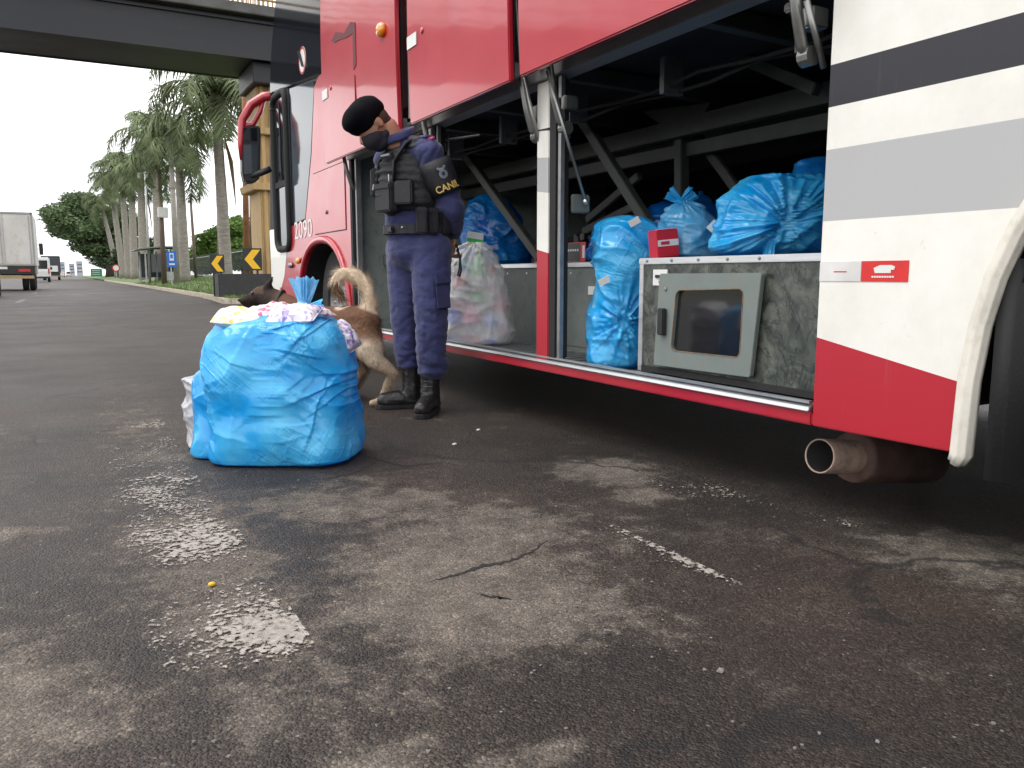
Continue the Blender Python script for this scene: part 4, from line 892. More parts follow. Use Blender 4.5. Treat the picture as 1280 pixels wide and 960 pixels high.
# ------------------------------------------------------------------ vehicles
TW = pm('truck_white', (.62, .60, .57), .5, var=.1, scale=1.5, dirt=.45, dirtcol=(.30, .24, .18), stretch=(1, 1, .6)); TAIL = pm('tail_red', (.55, .02, .02), .3)
WOODB = pm('bumper_wood', (.38, .26, .13), .8, var=.2, scale=5)
def tyre(par, x, y, r, w=.26):
    o = MB().lathe([(r*.55, 0), (r*.95, 0), (r, .05), (r, w-.05), (r*.95, w), (r*.55, w)], (x, y, r), (1, 0, 0), 22, close=True).build('wheel', RUBBER, par, smooth=True)
    MB().lathe([(.001, .05), (r*.56, .02), (r*.56, w-.02), (.001, w-.05)], (x, y, r), (1, 0, 0), 16).build('rim', GALV, o)
def box_truck(X1, Y0, lb):
    t_ = thing('box_truck', lb, 'truck', (X1-1.25, Y0+3.5, 0), 0, 'vehicles driving away'); X0_ = X1-2.5; z0, z1 = 1.22, 3.78
    MB().box(X0_, X1, Y0, Y0+5.2, z0, z1).build('cargo_box', TW, t_, bevel=.03)
    for x0_, x1_ in ((X0_+.06, X0_+1.23), (X0_+1.27, X1-.06)): d = MB().box(x0_, x1_, Y0-.03, Y0-.002, z0+.08, z1-.1).build('rear_door', TW, t_, bevel=.01); MB().tube([(x1_-.1, Y0-.05, z0+.1), (x1_-.1, Y0-.05, z1-.15)], .02, 6).build('lock_bar', GALV, d)
    for x in (X0_, X1-.05): MB().box(x-.01, x+.06, Y0-.045, Y0+.1, z0-.02, z1+.02).build('corner_post', GALV, t_)
    MB().box(X0_, X1, Y0-.045, Y0+.05, z1-.07, z1+.02).build('top_rail', GALV, t_)
    MB().box(X0_+.2, X1-.2, Y0+.3, Y0+7.2, .75, 1.21).build('chassis', DARKPL, t_)
    MB().box(X0_+.05, X1-.05, Y0+.02, Y0+.2, .82, 1.2).build('tail_panel', DARKPL, t_)
    MB().box(X0_+.1, X1-.1, Y0-.06, Y0+.04, .60, .74).build('rear_bumper', WOODB, t_)
    for x in (X0_+.25, X1-.75): MB().box(x, x+.5, Y0-.02, Y0+.019, .93, 1.06).build('tail_lamp', TAIL, t_)
    MB().box(X0_+.9, X0_+1.3, Y0-.02, Y0+.019, 1.05, 1.17).build('number_plate', PLATEW, t_)
    for x in (X0_+.1, X0_+.4, X1-.66, X1-.36): tyre(t_, x, Y0+1.3, .5)
    for x in (X0_+.15, X1-.45): tyre(t_, x, Y0+5.9, .5)
    cb = MB().prism([(Y0+5.3, .8), (Y0+7.3, .8), (Y0+7.3, 1.8), (Y0+7.0, 2.9), (Y0+5.3, 2.95)], 'x', X0_+.1, X1-.1).build('cab', TW, t_, bevel=.06)
    MB().box(X1+.02, X1+.22, Y0+6.8, Y0+6.9, 1.9, 2.55).build('side_mirror', DARKPL, t_, bevel=.02); MB().tube([(X1-.1, Y0+6.85, 2.45), (X1+.1, Y0+6.85, 2.45)], .02, 6).build('mirror_arm', DARKPL, t_)
    return t_
box_truck(-1.36, 46.3, 'dirty white box truck with dual rear wheels')
def van(X1, Y0, col, lb, h_=2.5, w=2.0, L_=5.5):
    t_ = thing('van', lb, 'van', (X1-w/2, Y0+L_/2, 0), 0, 'vehicles driving away'); X0_ = X1-w
    MB().prism([(Y0, .45), (Y0-.03, 1.2), (Y0+.12, h_), (Y0+L_-1.5, h_), (Y0+L_-.8, 1.4), (Y0+L_, 1.1), (Y0+L_, .45)], 'x', X0_, X1).build('body', col, t_, bevel=.1)
    MB().box(X0_+.2, X1-.2, Y0-.02, Y0+.08, 1.45, h_-.35).build('rear_window', GLASSK, t_); MB().box(X0_-.02, X1+.02, Y0-.12, Y0+.1, .4, .62).build('bumper', DARKPL, t_, bevel=.02)
    for x in (X0_+.02, X1-.17): MB().box(x, x+.15, Y0-.05, Y0+.05, .9, 1.5).build('tail_lamp', TAIL, t_)
    for x in (X0_+.05, X1-.27):
        for y in (Y0+.9, Y0+L_-1.1): tyre(t_, x, y, .36, .22)
    MB().box(X1+.0, X1+.2, Y0+L_-1.7, Y0+L_-1.6, 1.4, 1.7).build('side_mirror', DARKPL, t_)
    return t_
VW = pm('van_white', (.68, .68, .67), .35, coat=.4, var=.05)
van(-1.75, 104, VW, 'white delivery van ahead of the box truck', 2.75)
dt = thing('dark_truck', 'dark covered lorry ahead of the white van', 'truck', (-2.2, 145, 0), 0, 'vehicles driving away')
MB().box(-3.5, -.95, 143, 151, 1.2, 3.7).build('cargo_box', pm('tarpaulin', (.05, .055, .065), .7), dt, bevel=.05); MB().box(-3.3, -1.1, 143.2, 153, .7, 1.19).build('chassis', DARKPL, dt); MB().box(-3.4, -1.05, 151.2, 153.3, .8, 3.0).build('cab', VW, dt, bevel=.1)
MB().box(-3.2, -1.3, 142.95, 142.99, 1.3, 2.2).build('tail_board', VW, dt); MB().box(-3.4, -1.1, 142.9, 143.1, .55, .7).build('rear_bumper', WOODB, dt)
for x in (-3.4, -1.4):
    for y in (144.5, 152.2): tyre(dt, x, y, .5, .3)
for X1, Y0, lb in ((-1.0, 330, 'tiny white car far up the road'), (1.3, 420, 'tiny white van at the road end')): van(X1, Y0, VW, lb, 2.0 if X1 < 0 else 2.6)
# car at the left edge of the picture
CARP = pm('car_silver', (.32, .36, .38), .3, metal=.4, coat=.6, var=.05)
cY = 31.0; X1 = -2.18; ct = thing('silver_car', 'silver car cut off by the left picture edge', 'car', (X1-.9, cY+2.1, 0), 0, 'vehicles driving away')
MB().prism([(cY+.05, .35), (cY, .75), (cY+.15, .98), (cY+.55, 1.02), (cY+2.8, 1.0), (cY+4.1, .85), (cY+4.2, .4)], 'x', X1-1.75, X1).build('body', CARP, ct, bevel=.08)
MB().prism([(cY+.45, 1.0), (cY+.85, 1.45), (cY+2.2, 1.48), (cY+3.1, 1.0)], 'x', X1-1.62, X1-.13).build('cabin', GLASSK, ct, bevel=.07)
MB().box(X1-1.7, X1-.05, cY-.05, cY+.08, .35, .58).build('bumper', CARP, ct, bevel=.03)
for x in (X1-1.72, X1-.36): MB().box(x, x+.34, cY-.01, cY+.1, .75, .92).build('tail_lamp', TAIL, ct)
for x in (X1-1.76, X1-.2):
    for y in (cY+.85, cY+3.4): tyre(ct, x, y, .32, .21)
# ------------------------------------------------------------------ plastic bags
def film(name, c0, c1, rough=.16, thin=.3, bscale=7, bstr=.4):
    mt, t, b, L = nodes_of(name); tc = N(t, 'ShaderNodeTexCoord'); V = tc.outputs['Object']
    n1 = N(t, 'ShaderNodeTexNoise', Scale=4.5, Detail=4, Roughness=.55, Distortion=.6); L(V, n1.inputs['Vector'])
    r = ramp(t, [(.36, c0), (.66, c1)]); L(n1.outputs['Fac'], r.inputs['Fac']); L(r.outputs['Color'], b.inputs['Base Color'])
    b.inputs['Roughness'].default_value = rough; b.inputs['Specular IOR Level'].default_value = .7
    wp = N(t, 'ShaderNodeTexNoise', Scale=3.5, Detail=2); L(V, wp.inputs['Vector']); wa = N(t, 'ShaderNodeMix', data_type='VECTOR'); wa.inputs['Factor'].default_value = .14; L(V, wa.inputs[4]); L(wp.outputs['Color'], wa.inputs[5]); V = wa.outputs[1]
    mk_ = N(t, 'ShaderNodeTexNoise', Scale=5, Detail=2); L(V, mk_.inputs['Vector']); mr_ = ramp(t, [(.47, (0, 0, 0)), (.66, (1, 1, 1))]); L(mk_.outputs['Fac'], mr_.inputs['Fac'])
    h = None
    for rot, sc, k in (((0, .60, 0), (2.2, 4, 19), .8), ((.1, -.95, .15), (2.5, 4, 22), .5)):
        mp = N(t, 'ShaderNodeMapping'); mp.vector_type = 'TEXTURE'; mp.inputs['Rotation'].default_value = rot; mp.inputs['Scale'].default_value = tuple(1/k_ for k_ in sc); L(V, mp.inputs['Vector'])
        n = N(t, 'ShaderNodeTexNoise', Scale=bscale*.12, Detail=5, Roughness=.55, Distortion=.8); L(mp.outputs[0], n.inputs['Vector'])
        a = N(t, 'ShaderNodeMath', operation='SUBTRACT'); a.inputs[1].default_value = .5; L(n.outputs['Fac'], a.inputs[0])
        ab = N(t, 'ShaderNodeMath', operation='ABSOLUTE'); L(a.outputs[0], ab.inputs[0]); mu = N(t, 'ShaderNodeMapRange'); mu.inputs['From Max'].default_value = .055; mu.inputs['To Min'].default_value = k; mu.inputs['To Max'].default_value = 0; mu.interpolation_type = 'SMOOTHSTEP'; L(ab.outputs[0], mu.inputs['Value'])
        if h is None: h = mu.outputs[0]
        else:
            ad = N(t, 'ShaderNodeMath', operation='ADD'); L(h, ad.inputs[0]); L(mu.outputs[0], ad.inputs[1]); h = ad.outputs[0]
    hm_ = N(t, 'ShaderNodeMath', operation='MULTIPLY'); L(h, hm_.inputs[0]); L(mr_.outputs['Color'], hm_.inputs[1])
    bp = N(t, 'ShaderNodeBump', Strength=bstr, Distance=.012); L(hm_.outputs[0], bp.inputs['Height']); L(bp.outputs[0], b.inputs['Normal'])
    tr = N(t, 'ShaderNodeBsdfTranslucent'); L(r.outputs['Color'], tr.inputs['Color']); L(bp.outputs[0], tr.inputs['Normal'])
    ms = N(t, 'ShaderNodeMixShader'); ms.inputs[0].default_value = thin; L(b.outputs[0], ms.inputs[1]); L(tr.outputs[0], ms.inputs[2]); L(ms.outputs[0], t.nodes['Material Output'].inputs['Surface'])
    return mt
BLUEF = film('blue_film', (.008, .40, .88), (.11, .62, .96)); BLUED = film('deep_blue_film', (.004, .15, .58), (.016, .29, .76)); BLUEL = film('pale_blue_film', (.05, .38, .74), (.32, .66, .90))
WHITEF = film('white_film', (.55, .55, .58), (.74, .73, .74))
def clear_film():
    mt, t, b, L = nodes_of('clear_film'); tc = N(t, 'ShaderNodeTexCoord'); V = tc.outputs['Object']
    n1 = N(t, 'ShaderNodeTexNoise', Scale=7, Detail=5, Distortion=1); L(V, n1.inputs['Vector']); mr = N(t, 'ShaderNodeMapRange'); mr.inputs['To Min'].default_value = .30; mr.inputs['To Max'].default_value = .80; L(n1.outputs['Fac'], mr.inputs['Value']); L(mr.outputs[0], b.inputs['Alpha'])
    b.inputs['Base Color'].default_value = (.95, .95, .97, 1); b.inputs['Roughness'].default_value = .22; b.inputs['Specular IOR Level'].default_value = .6
    mp = N(t, 'ShaderNodeMapping'); mp.inputs['Scale'].default_value = (14, 14, 3); L(V, mp.inputs['Vector']); n = N(t, 'ShaderNodeTexNoise', Scale=1.2, Detail=5, Distortion=1); L(mp.outputs[0], n.inputs['Vector'])
    bp = N(t, 'ShaderNodeBump', Strength=.7, Distance=.02); L(n.outputs['Fac'], bp.inputs['Height']); L(bp.outputs[0], b.inputs['Normal']); return mt
CLEARF = clear_film()
def ridge(p, s=2.6): return max(0.0, 1 - abs(noise.noise(p))*s)**2
def bag(name, lb, base, w, d, h, prof, mt, seed, e=2.6, lump=.05, crease=.012, lean=(0, 0), knots=(), nu=120, nv=84, group=None, bend=None, rz=None, nsc=1.0, folds=0):
    """prof: (v, radius, z) rows from the bottom centre to the neck; knots: (local point, pull, reach) where film gathers"""
    t_ = thing(name, lb, 'plastic bag', base, -YAW if rz is None else rz, group)
    pv = [p[0] for p in prof]; pr_ = [p[1] for p in prof]; pz = [p[2] for p in prof]; rf_ = random.Random(seed+50); V_ = []; S = Vector((seed*7.3, seed*3.1, seed*1.7)); F_ = []
    fl = []
    for _ in range(folds):                                        # long sharp folds: start point, direction, length, depth
        side = rf_.choice((-1, 1)); x0_ = rf_.uniform(-.45, .45)*w; z0_ = rf_.choice((.02, .55, .9, .3, .7))*h + rf_.uniform(-.06, .06); an = rf_.uniform(-1.0, 1.0) + (PI/2 if rf_.random() < .35 else 0)
        fl.append((x0_, z0_, math.cos(an), math.sin(an), rf_.uniform(.25, .7)*w, rf_.uniform(.5, 1.2)*.011, rf_.uniform(.012, .035), rf_.choice((-1, 1))))
    for j in range(nv+1):
        v = j/nv; r0 = np.interp(v, pv, pr_); z0 = np.interp(v, pv, pz)
        if 0 < j < nv: r0 = (np.interp(v-.02, pv, pr_) + 2*r0 + np.interp(v+.02, pv, pr_))/4; z0 = (np.interp(v-.02, pv, pz) + 2*z0 + np.interp(v+.02, pv, pz))/4
        for i in range(nu):
            a = 2*PI*i/nu; ca, sa = math.cos(a), math.sin(a); ex = 2 + (e-2)*min(1, max(0, (1-v)*1.6))
            x = w/2*r0*math.copysign(abs(ca)**(2/ex), ca); y = d/2*r0*math.copysign(abs(sa)**(2/ex), sa); z = z0*h
            P = Vector((x, y, z)); out_ = Vector((x/(w/2)**2, y/(d/2)**2, 0)); out_ = out_.normalized() if out_.length > 1e-6 else Vector((0, 0, 1))
            if v > .75: out_ = (out_ + Vector((0, 0, (v-.75)*2.5))).normalized()
            env = min(1, v*12)*min(1, (1-v)*7+.08)
            q = P*nsc + S
            k = lump*(noise.noise(q*3.2)*.9 + .5*noise.noise(q*7.0)) * env
            k += crease*1.2*ridge(Vector((q.x*6+q.z*5, q.y*6, q.z*3.5-q.x*3)), 3.4)*env + crease*.8*ridge(Vector((q.x*3-q.z*7, q.y*5, q.z*6+q.x*4)), 3.4)*env
            k += crease*.45*ridge(Vector((q.x*17+q.z*7, q.y*17, q.z*5)), 2)*(.15+.9*v)*env + crease*.28*ridge(Vector((q.x*8-q.z*14, q.y*10, q.z*20+q.x*14)), 2.2)*env*max(0, noise.noise(q*4)+.35)*2
            for x0_, z0_, dx_, dz_, ln_, am_, wd_, sg_ in fl:
                if out_.y > .35: break
                s_ = (P.x-x0_)*dx_ + (P.z-z0_)*dz_
                if 0 < s_ < ln_:
                    dd = (-(P.x-x0_)*dz_ + (P.z-z0_)*dx_ + .012*noise.noise(Vector((s_*9, x0_*20, z0_*20))))*sg_; fd = math.sin(PI*s_/ln_)
                    if dd > -.004: k += am_*fd*math.exp(-max(dd, 0)/wd_)*min(1, (dd+.004)/.004)
            P += out_*k; P.z = max(P.z, .002 + .004*abs(noise.noise(q*12)))
            for kp, pull, reach in knots:
                dv = P - Vector(kp); ds = dv.length; fa = math.exp(-(ds/reach)**2*1.2)
                if fa > .01:
                    an = math.atan2(dv.z, dv.x); pl = abs(noise.noise(Vector((math.cos(an)*4.5, math.sin(an)*4.5, seed+ds*1.5)))) + .5*abs(noise.noise(Vector((math.cos(an)*11, math.sin(an)*11, seed+ds*2))))
                    P -= out_*pull*fa*(1-.2*min(1, ds/reach)) ; P += out_*pl*min(1, ds/(reach*.2))*fa*crease*4.5
            u = P.z/max(h, .01); P.x += lean[0]*u; P.y += lean[1]*u
            if bend: P = bend(P)
            V_.append(P)
    nb = len(V_); V_ += [sum((V_[i] for i in range(nu)), Vector())/nu, sum((V_[nb-nu+i] for i in range(nu)), Vector())/nu]
    for j in range(nv):
        for i in range(nu): F_.append((j*nu+i, j*nu+(i+1) % nu, (j+1)*nu+(i+1) % nu, (j+1)*nu+i))
    me = bpy.data.meshes.new('film'); me.from_pydata([tuple(v) for v in V_], [], F_ + [(nb, (i+1) % nu, i) for i in range(nu)] + [(nb+1, nb-nu+i, nb-nu+(i+1) % nu) for i in range(nu)]); me.update()
    link_mesh('film', me, mt, t_, smooth=True); return t_
def knot_tail(t_, p, dirs, ln, wd, mt, seed=0, kr=.02):
    """the twisted knot and the ruffled loose ends, local coordinates of the bag"""
    r_ = random.Random(seed); p = Vector(p); kn = MB()
    for i in range(5): kn.ell(p + Vector((r_.uniform(-1, 1), r_.uniform(-1, 1), r_.uniform(-.6, .6)))*kr*.5, (kr*r_.uniform(.6, 1), kr*r_.uniform(.6, 1), kr*r_.uniform(.5, .9)), 10)
    link_mesh('knot', fuse(kn, kr*.22, 2), mt, t_, smooth=True)
    for q, dv in enumerate(dirs):
        dv = Vector(dv).normalized(); sd_ = dv.cross(Vector((0, 1, 0))); sd_ = sd_.normalized() if sd_.length > .1 else Vector((1, 0, 0)); nn = sd_.cross(dv); V_ = []; F_ = []; nu, nv = 22, 16
        for j in range(nv+1):
            v = j/nv
            for i in range(nu+1):
                u = i/nu*2-1; ww = wd/2*(.22 + .78*v**.7); n_ = noise.noise(Vector((u*2.6+seed, v*1.4, q*3)))
                V_.append(p + dv*ln*v*(1+.12*noise.noise(Vector((u*3, seed, q)))) + sd_*u*ww + nn*(.28*wd*n_*(.3+v) + .05*wd*math.sin(u*9+seed)*(1-v*.3)))
        for j in range(nv):
            for i in range(nu): a = j*(nu+1)+i; F_.append((a, a+1, a+nu+2, a+nu+1))
        me = bpy.data.meshes.new('loose_end'); me.from_pydata([tuple(x) for x in V_], [], F_); link_mesh('loose_end', me, mt, t_, smooth=True)

# foreground heap
PF = [(0, .02, 0), (.05, .84, .0), (.08, .95, .02), (.14, 1.0, .10), (.35, 1.0, .38), (.55, .97, .64), (.70, .925, .84), (.78, .84, .925), (.88, .50, .98), (1, .10, 1.0)]
MAIN = Vector((.745, 3.375, 0)) + CR*.012
bg0 = bag('blue_rubbish_bag', 'large blue plastic bag standing on the asphalt in front of the dog', MAIN, .60, .48, .615, PF, BLUEF, 1, e=4.4, lump=.040, crease=.0035, nu=260, nv=190, folds=42, knots=(((.11, .0, .62), .03, .16),), lean=(.0, .03))
knot_tail(bg0, (.080, .08, .625), [(-.06, .05, 1), (.12, .15, 1)], .125, .10, BLUEL, 3, .03); knot_tail(bg0, (.080, .07, .618), [(.9, -.25, .10), (-.85, -.3, -.05)], .10, .07, BLUEF, 4, .026)
bag('blue_rubbish_bag', 'slumped blue bag leaning on the left of the large one', Vector((.723, 3.393, 0)) - CR*.20 + Vector((CF.x, CF.y, 0))*.10, .34, .40, .385, PF, BLUEF, 5, e=2.6, lump=.045, crease=.005, folds=16, nu=120, nv=90)
bag('white_carrier_bag', 'white plastic bag squeezed out left of the blue bags', Vector((.723, 3.393, 0)) - CR*.365 + Vector((CF.x, CF.y, 0))*.24, .20, .24, .33, PF, WHITEF, 7, e=2.2, lump=.05, crease=.012, nu=80, nv=60)
bag('white_carrier_bag', 'taller white bag showing behind the large blue bag', Vector((.723, 3.393, 0)) - CR*.165 + Vector((CF.x, CF.y, 0))*.40, .36, .22, .60, PF, WHITEF, 8, e=2.2, lump=.04, crease=.012, nu=80, nv=60)
def packet(name, lb, mts, P, size, rot, cat='package', group='packages in the open bag'):
    """a printed carton: card body, band and print blocks"""
    t_ = thing(name, lb, cat, P, 0, group); R3 = Euler(rot).to_matrix().to_4x4()
    def part(nm, x0, x1, y0, y1, z0, z1, mt, bv=.002):
        b_ = MB().box(x0, x1, y0, y1, z0, z1); b_.v = [R3 @ v for v in b_.v]; return b_.build(nm, mt, t_, bevel=bv, local=True)
    a, b_, c = [s/2 for s in size]
    part('carton', -a, a, -b_, b_, -c, c, mts[0], .004)
    part('band', -a*.98, a*.98, -b_-.0015, -b_-.0003, -c*.2, c*.25, mts[1], 0); part('print', -a*.7, a*.1, -b_-.003, -b_-.0016, -c*.08, c*.14, mts[2], 0)
    part('top_print', -a*.6, a*.7, -b_*.5, b_*.3, c+.0003, c+.0015, mts[1], 0); return t_
PKW = pm('pack_white', (.72, .70, .72), .4, var=.06); PKP = pm('pack_purple', (.16, .05, .42), .4); PKM = pm('pack_magenta', (.55, .04, .20), .4); PKY = pm('pack_yellow', (.80, .58, .05), .4); PKR = pm('pack_red', (.52, .015, .03), .35); PKK = pm('pack_black', (.015, .015, .018), .35); PKG = pm('pack_green', (.03, .42, .08), .4)
F2 = Vector((CF.x, CF.y, 0)).normalized()
def inbag(x, y, z): return MAIN + CR*x + F2*y + Vector((0, 0, z))
def printed(name, base, c1, c2):
    mt, t, b, L = nodes_of(name); tc = N(t, 'ShaderNodeTexCoord'); v = N(t, 'ShaderNodeTexVoronoi', Scale=60); L(tc.outputs['Object'], v.inputs['Vector']); sc_ = N(t, 'ShaderNodeSeparateColor'); L(v.outputs['Color'], sc_.inputs[0])
    r = ramp(t, [(0, base), (.48, base), (.50, c1), (.70, c1), (.72, base), (.84, base), (.86, c2)], 'CONSTANT'); L(sc_.outputs[0], r.inputs['Fac']); L(r.outputs['Color'], b.inputs['Base Color']); b.inputs['Roughness'].default_value = .28
    n = N(t, 'ShaderNodeTexNoise', Scale=30, Detail=3); L(tc.outputs['Object'], n.inputs['Vector']); bp = N(t, 'ShaderNodeBump', Strength=.6, Distance=.01); L(n.outputs['Fac'], bp.inputs['Height']); L(bp.outputs[0], b.inputs['Normal']); return mt
PR1 = printed('print_lilac', (.66, .65, .72), (.42, .36, .62), (.22, .16, .48)); PR2 = printed('print_pink', (.74, .72, .73), (.70, .55, .60), (.62, .14, .28)); PR3 = printed('print_yellow', (.76, .74, .70), (.80, .72, .45), (.80, .62, .14))
def pillow(lb, mt, P, size, rot, seed):
    """a soft sealed packet: puffed middle, crimped flat ends"""
    t_ = thing('snack_packet', lb, 'package', P, 0, 'packets in the mouth of the open bag'); R3 = Euler(rot).to_matrix(); nu, nv = 26, 18; a, b_, c = [k/2 for k in size]
    for sg, nm in ((1, 'front_sheet'), (-1, 'back_sheet')):
        V_ = []; F_ = []
        for j in range(nv+1):
            for i in range(nu+1):
                u, v = i/nu*2-1, j/nv*2-1; pf = (1-abs(u)**3.5)*(1-abs(v)**3.0); z = sg*c*pf**.6*(1+.35*noise.noise(Vector((u*2.4, v*2.4, seed+sg)))) + .004*noise.noise(Vector((u*7, v*7, seed)))
                V_.append(R3 @ Vector((a*u*(1-.06*pf), b_*v*(1-.06*pf), z)))
        for j in range(nv):
            for i in range(nu): q = j*(nu+1)+i; F_.append((q, q+1, q+nu+2, q+nu+1))
        me = bpy.data.meshes.new(nm); me.from_pydata([tuple(v) for v in V_], [], F_); link_mesh(nm, me, mt, t_, smooth=True)
    MB().obox(R3 @ Vector((a*.985, 0, 0)), (.008, size[1]*.98, .003), rot).build('crimp', mt, t_, local=True)
for a in (('white and yellow packet at the left rim of the large bag', PR3, inbag(-.13, -.07, .585), (.22, .16, .075), (.25, .10, -YAW+.15), 1), ('lilac printed packet at the middle of the large bag', PR1, inbag(.085, -.09, .603), (.20, .15, .07), (.35, -.04, -YAW-.1), 2), ('pink printed packet left of the knot', PR2, inbag(-.03, -.02, .612), (.18, .13, .06), (.2, -.15, -YAW+.5), 3),
          ('purple flecked packet showing at the right rim of the large bag', PR1, inbag(.255, .03, .505), (.14, .15, .07), (.4, .9, -YAW), 4), ('whitish packet lying just in front of the knot', PR2, inbag(.13, .0, .612), (.17, .12, .05), (-.1, .12, -YAW-.5), 5)): pillow(*a)

# bags in the luggage bays
PT = [(0, .02, 0), (.05, .8, 0), (.10, .96, .03), (.2, 1, .14), (.45, .92, .42), (.65, .78, .66), (.8, .60, .85), (.92, .36, .96), (1, .20, 1.0)]
c = at(608, 431, X=2.30); c.z = .3345
wb = bag('clear_bag', 'translucent white bag of bottles behind the officer', (2.20, c.y-.05, .3345), .47, .32, .62, PT, CLEARF, 11, e=2.5, lump=.018, crease=.010, nu=110, nv=80, knots=(((0, 0, .62), .0, .25),))
wl = wmat(wb)
def bottle(lb, x, y, z, r, h, col, tilt=(0, 0)):
    mt = pm('bottle_%d%d%d' % tuple(int(k*99) for k in col), col, .25, coat=.5, var=.1); P = wl @ Vector((x, y, z)); t_ = thing('bottle', lb, 'bottle', P, 0, 'bottles in the clear bag'); ax = Vector((tilt[0], tilt[1], 1)).normalized()
    MB().lathe([(.001, 0), (r*.9, 0), (r, .01), (r, h*.62), (r*.85, h*.72), (r*.36, h*.88), (r*.36, h*.93)], P, ax, 16).build('body', mt, t_, smooth=True)
    MB().lathe([(.001, h), (r*.42, h), (r*.42, h*.93), (.001, h*.93)], P, ax, 12).build('cap', PKW, t_); MB().lathe([(r*1.01, h*.2), (r*1.01, h*.5)], P, ax, 16).build('paper_label', PKW, t_, smooth=True)
for a in (('blue bottle low at the left of the clear bag', -.125, -.06, .012, .060, .24, (.08, .18, .75)), ('red bottle beside the blue one in the clear bag', -.085, -.05, .22, .05, .26, (.70, .08, .14)), ('pink bottle at the front of the clear bag', -.01, -.085, .012, .07, .26, (.78, .20, .36)), ('second blue bottle at the front of the clear bag', .09, -.085, .012, .055, .2, (.08, .2, .8)),
          ('green bottle standing in the middle of the clear bag', .03, -.06, .26, .055, .32, (.08, .65, .16)), ('pale pink bottle at the right of the clear bag', .155, -.04, .05, .055, .30, (.75, .32, .42)), ('teal bottle at the upper left of the clear bag', -.06, -.03, .33, .05, .22, (.18, .58, .75)), ('red topped bottle at the upper right of the clear bag', .095, -.05, .32, .045, .20, (.60, .12, .15))): bottle(*a)
packet('snack_carton', 'green and white packet poking out of the clear bag', (PKW, PKG, PKG), wl @ Vector((.0, -.01, .635)), (.10, .05, .10), (.1, .15, -YAW), group='packets in the bays')
c = at(775, 455, X=2.26)
def bendT(P):
    u = P.z/.72; P.x += .07*math.sin(u*3.0)*u + .035*(u > .5)*(u-.5); s = 1 - .14*math.exp(-((u-.42)/.12)**2) + .12*math.exp(-((u-.8)/.2)**2); P.x = P.x*s; return P
tb = bag('blue_rubbish_bag', 'tall blue bag standing in the bay beside the camouflage cabinet', (2.25, c.y+.02, .3345), .285, .30, .70, [(0, .02, 0), (.05, .8, 0), (.10, .98, .04), (.3, 1, .26), (.5, .95, .5), (.7, 1.0, .74), (.85, .85, .92), (.94, .5, .985), (1, .1, 1)], BLUEF, 12, e=2.3, lump=.035, crease=.014, nu=140, nv=110, bend=bendT, knots=(((.0, -.15, .22), .008, .14),))
wt = wmat(tb)
for q, (x, z) in enumerate(((-.08, .40), (.05, .66))):
    P = wt @ Vector((x, -.165, z)); l_ = ('white paper tag stuck on the tall blue bag', 'small white tag near the top of the tall blue bag')[q]; tag(MB().obox(P, (.05, .004, .03), (.1, -.5, -YAW)).build('paper_tag', PLATEW), l_, 'label')
packet('red_carton', 'red and white carton lying on top of the tall blue bag', (PKR, PKW, PKR), Vector((2.245, 2.735, .895)), (.10, .085, .118), (0, -.10, -YAW+.3), group='packets in the bays')
c = at(865, 323, X=2.44); PB = [(0, .02, 0), (.05, .72, .0), (.11, .9, .06), (.25, 1, .28), (.5, .95, .58), (.7, .74, .80), (.84, .42, .93), (.94, .16, 1.0), (1, .10, 1.04)]
lb_ = bag('pale_blue_bag', 'pale blue knotted bag sitting on the cabinet top', (2.44, c.y, .834), .245, .26, .235, PB, BLUEL, 13, e=2.2, lump=.03, crease=.010, nu=120, nv=80, knots=(((-.02, 0, .24), .0, .12),), lean=(-.03, 0))
knot_tail(lb_, (-.055, 0, .245), [(-.75, -.1, .55), (.5, .1, .4)], .075, .07, BLUEF, 5, .018)
c = at(953, 322, X=2.42); PL = [(0, .02, 0), (.04, .75, 0), (.10, .95, .08), (.3, 1, .38), (.55, .96, .66), (.75, .80, .86), (.9, .48, .97), (1, .1, 1.0)]
bb = bag('blue_rubbish_bag', 'large blue bag tied in front, resting on the camouflage cabinet', (2.42, c.y-.01, .834), .46, .36, .32, PL, BLUEF, 14, e=2.4, lump=.05, crease=.015, nu=170, nv=110, knots=(((-.02, -.18, .115), .05, .24),), lean=(.09, 0))
knot_tail(bb, (-.02, -.165, .10), [(-.30, -.35, -1)], .15, .05, BLUEF, 7, .016)
c = at(893, 284, X=2.3); tag(MB().obox(c, (.045, .004, .045), (.3, .7, -YAW)).build('paper_tag', PLATEW), 'square white tag between the pale and the large blue bag', 'label')
c = at(1012, 260, X=2.78); bag('blue_rubbish_bag', 'deep blue bag peeping over the big tied bag', (2.80, c.y-.02, .834), .26, .25, .42, PL, BLUED, 15, lump=.03, crease=.014, nu=80, nv=60)
for q, (x, y, X_, w, h, lb) in enumerate(((830, 250, 2.78, .24, .30, 'blue bag just behind the pale knotted bag'), (876, 235, 3.15, .24, .38, 'dark blue bag farthest back beside the upright'), (765, 270, 2.72, .26, .22, 'crumpled dark blue bag behind the tall one'))):
    c = at(x, y, X=X_); bag('blue_rubbish_bag', lb, (X_, c.y, .834), w, w*.9, h, PB, BLUED, 16+q, lump=.04, crease=.012, nu=80, nv=60)
c = at(625, 300, X=2.85); bag('blue_rubbish_bag', 'dark blue bag slumped behind the brace in the middle bay', (2.86, c.y, .834), .50, .40, .52, PT, BLUED, 21, lump=.05, crease=.014, nu=100, nv=80, lean=(-.10, 0))
c = at(477, 300, X=2.62); bag('blue_rubbish_bag', 'small blue bag glimpsed left of the officer in the front bay', (2.64, c.y, .834), .20, .2, .26, PB, BLUED, 22, lump=.03, crease=.012, nu=70, nv=50)
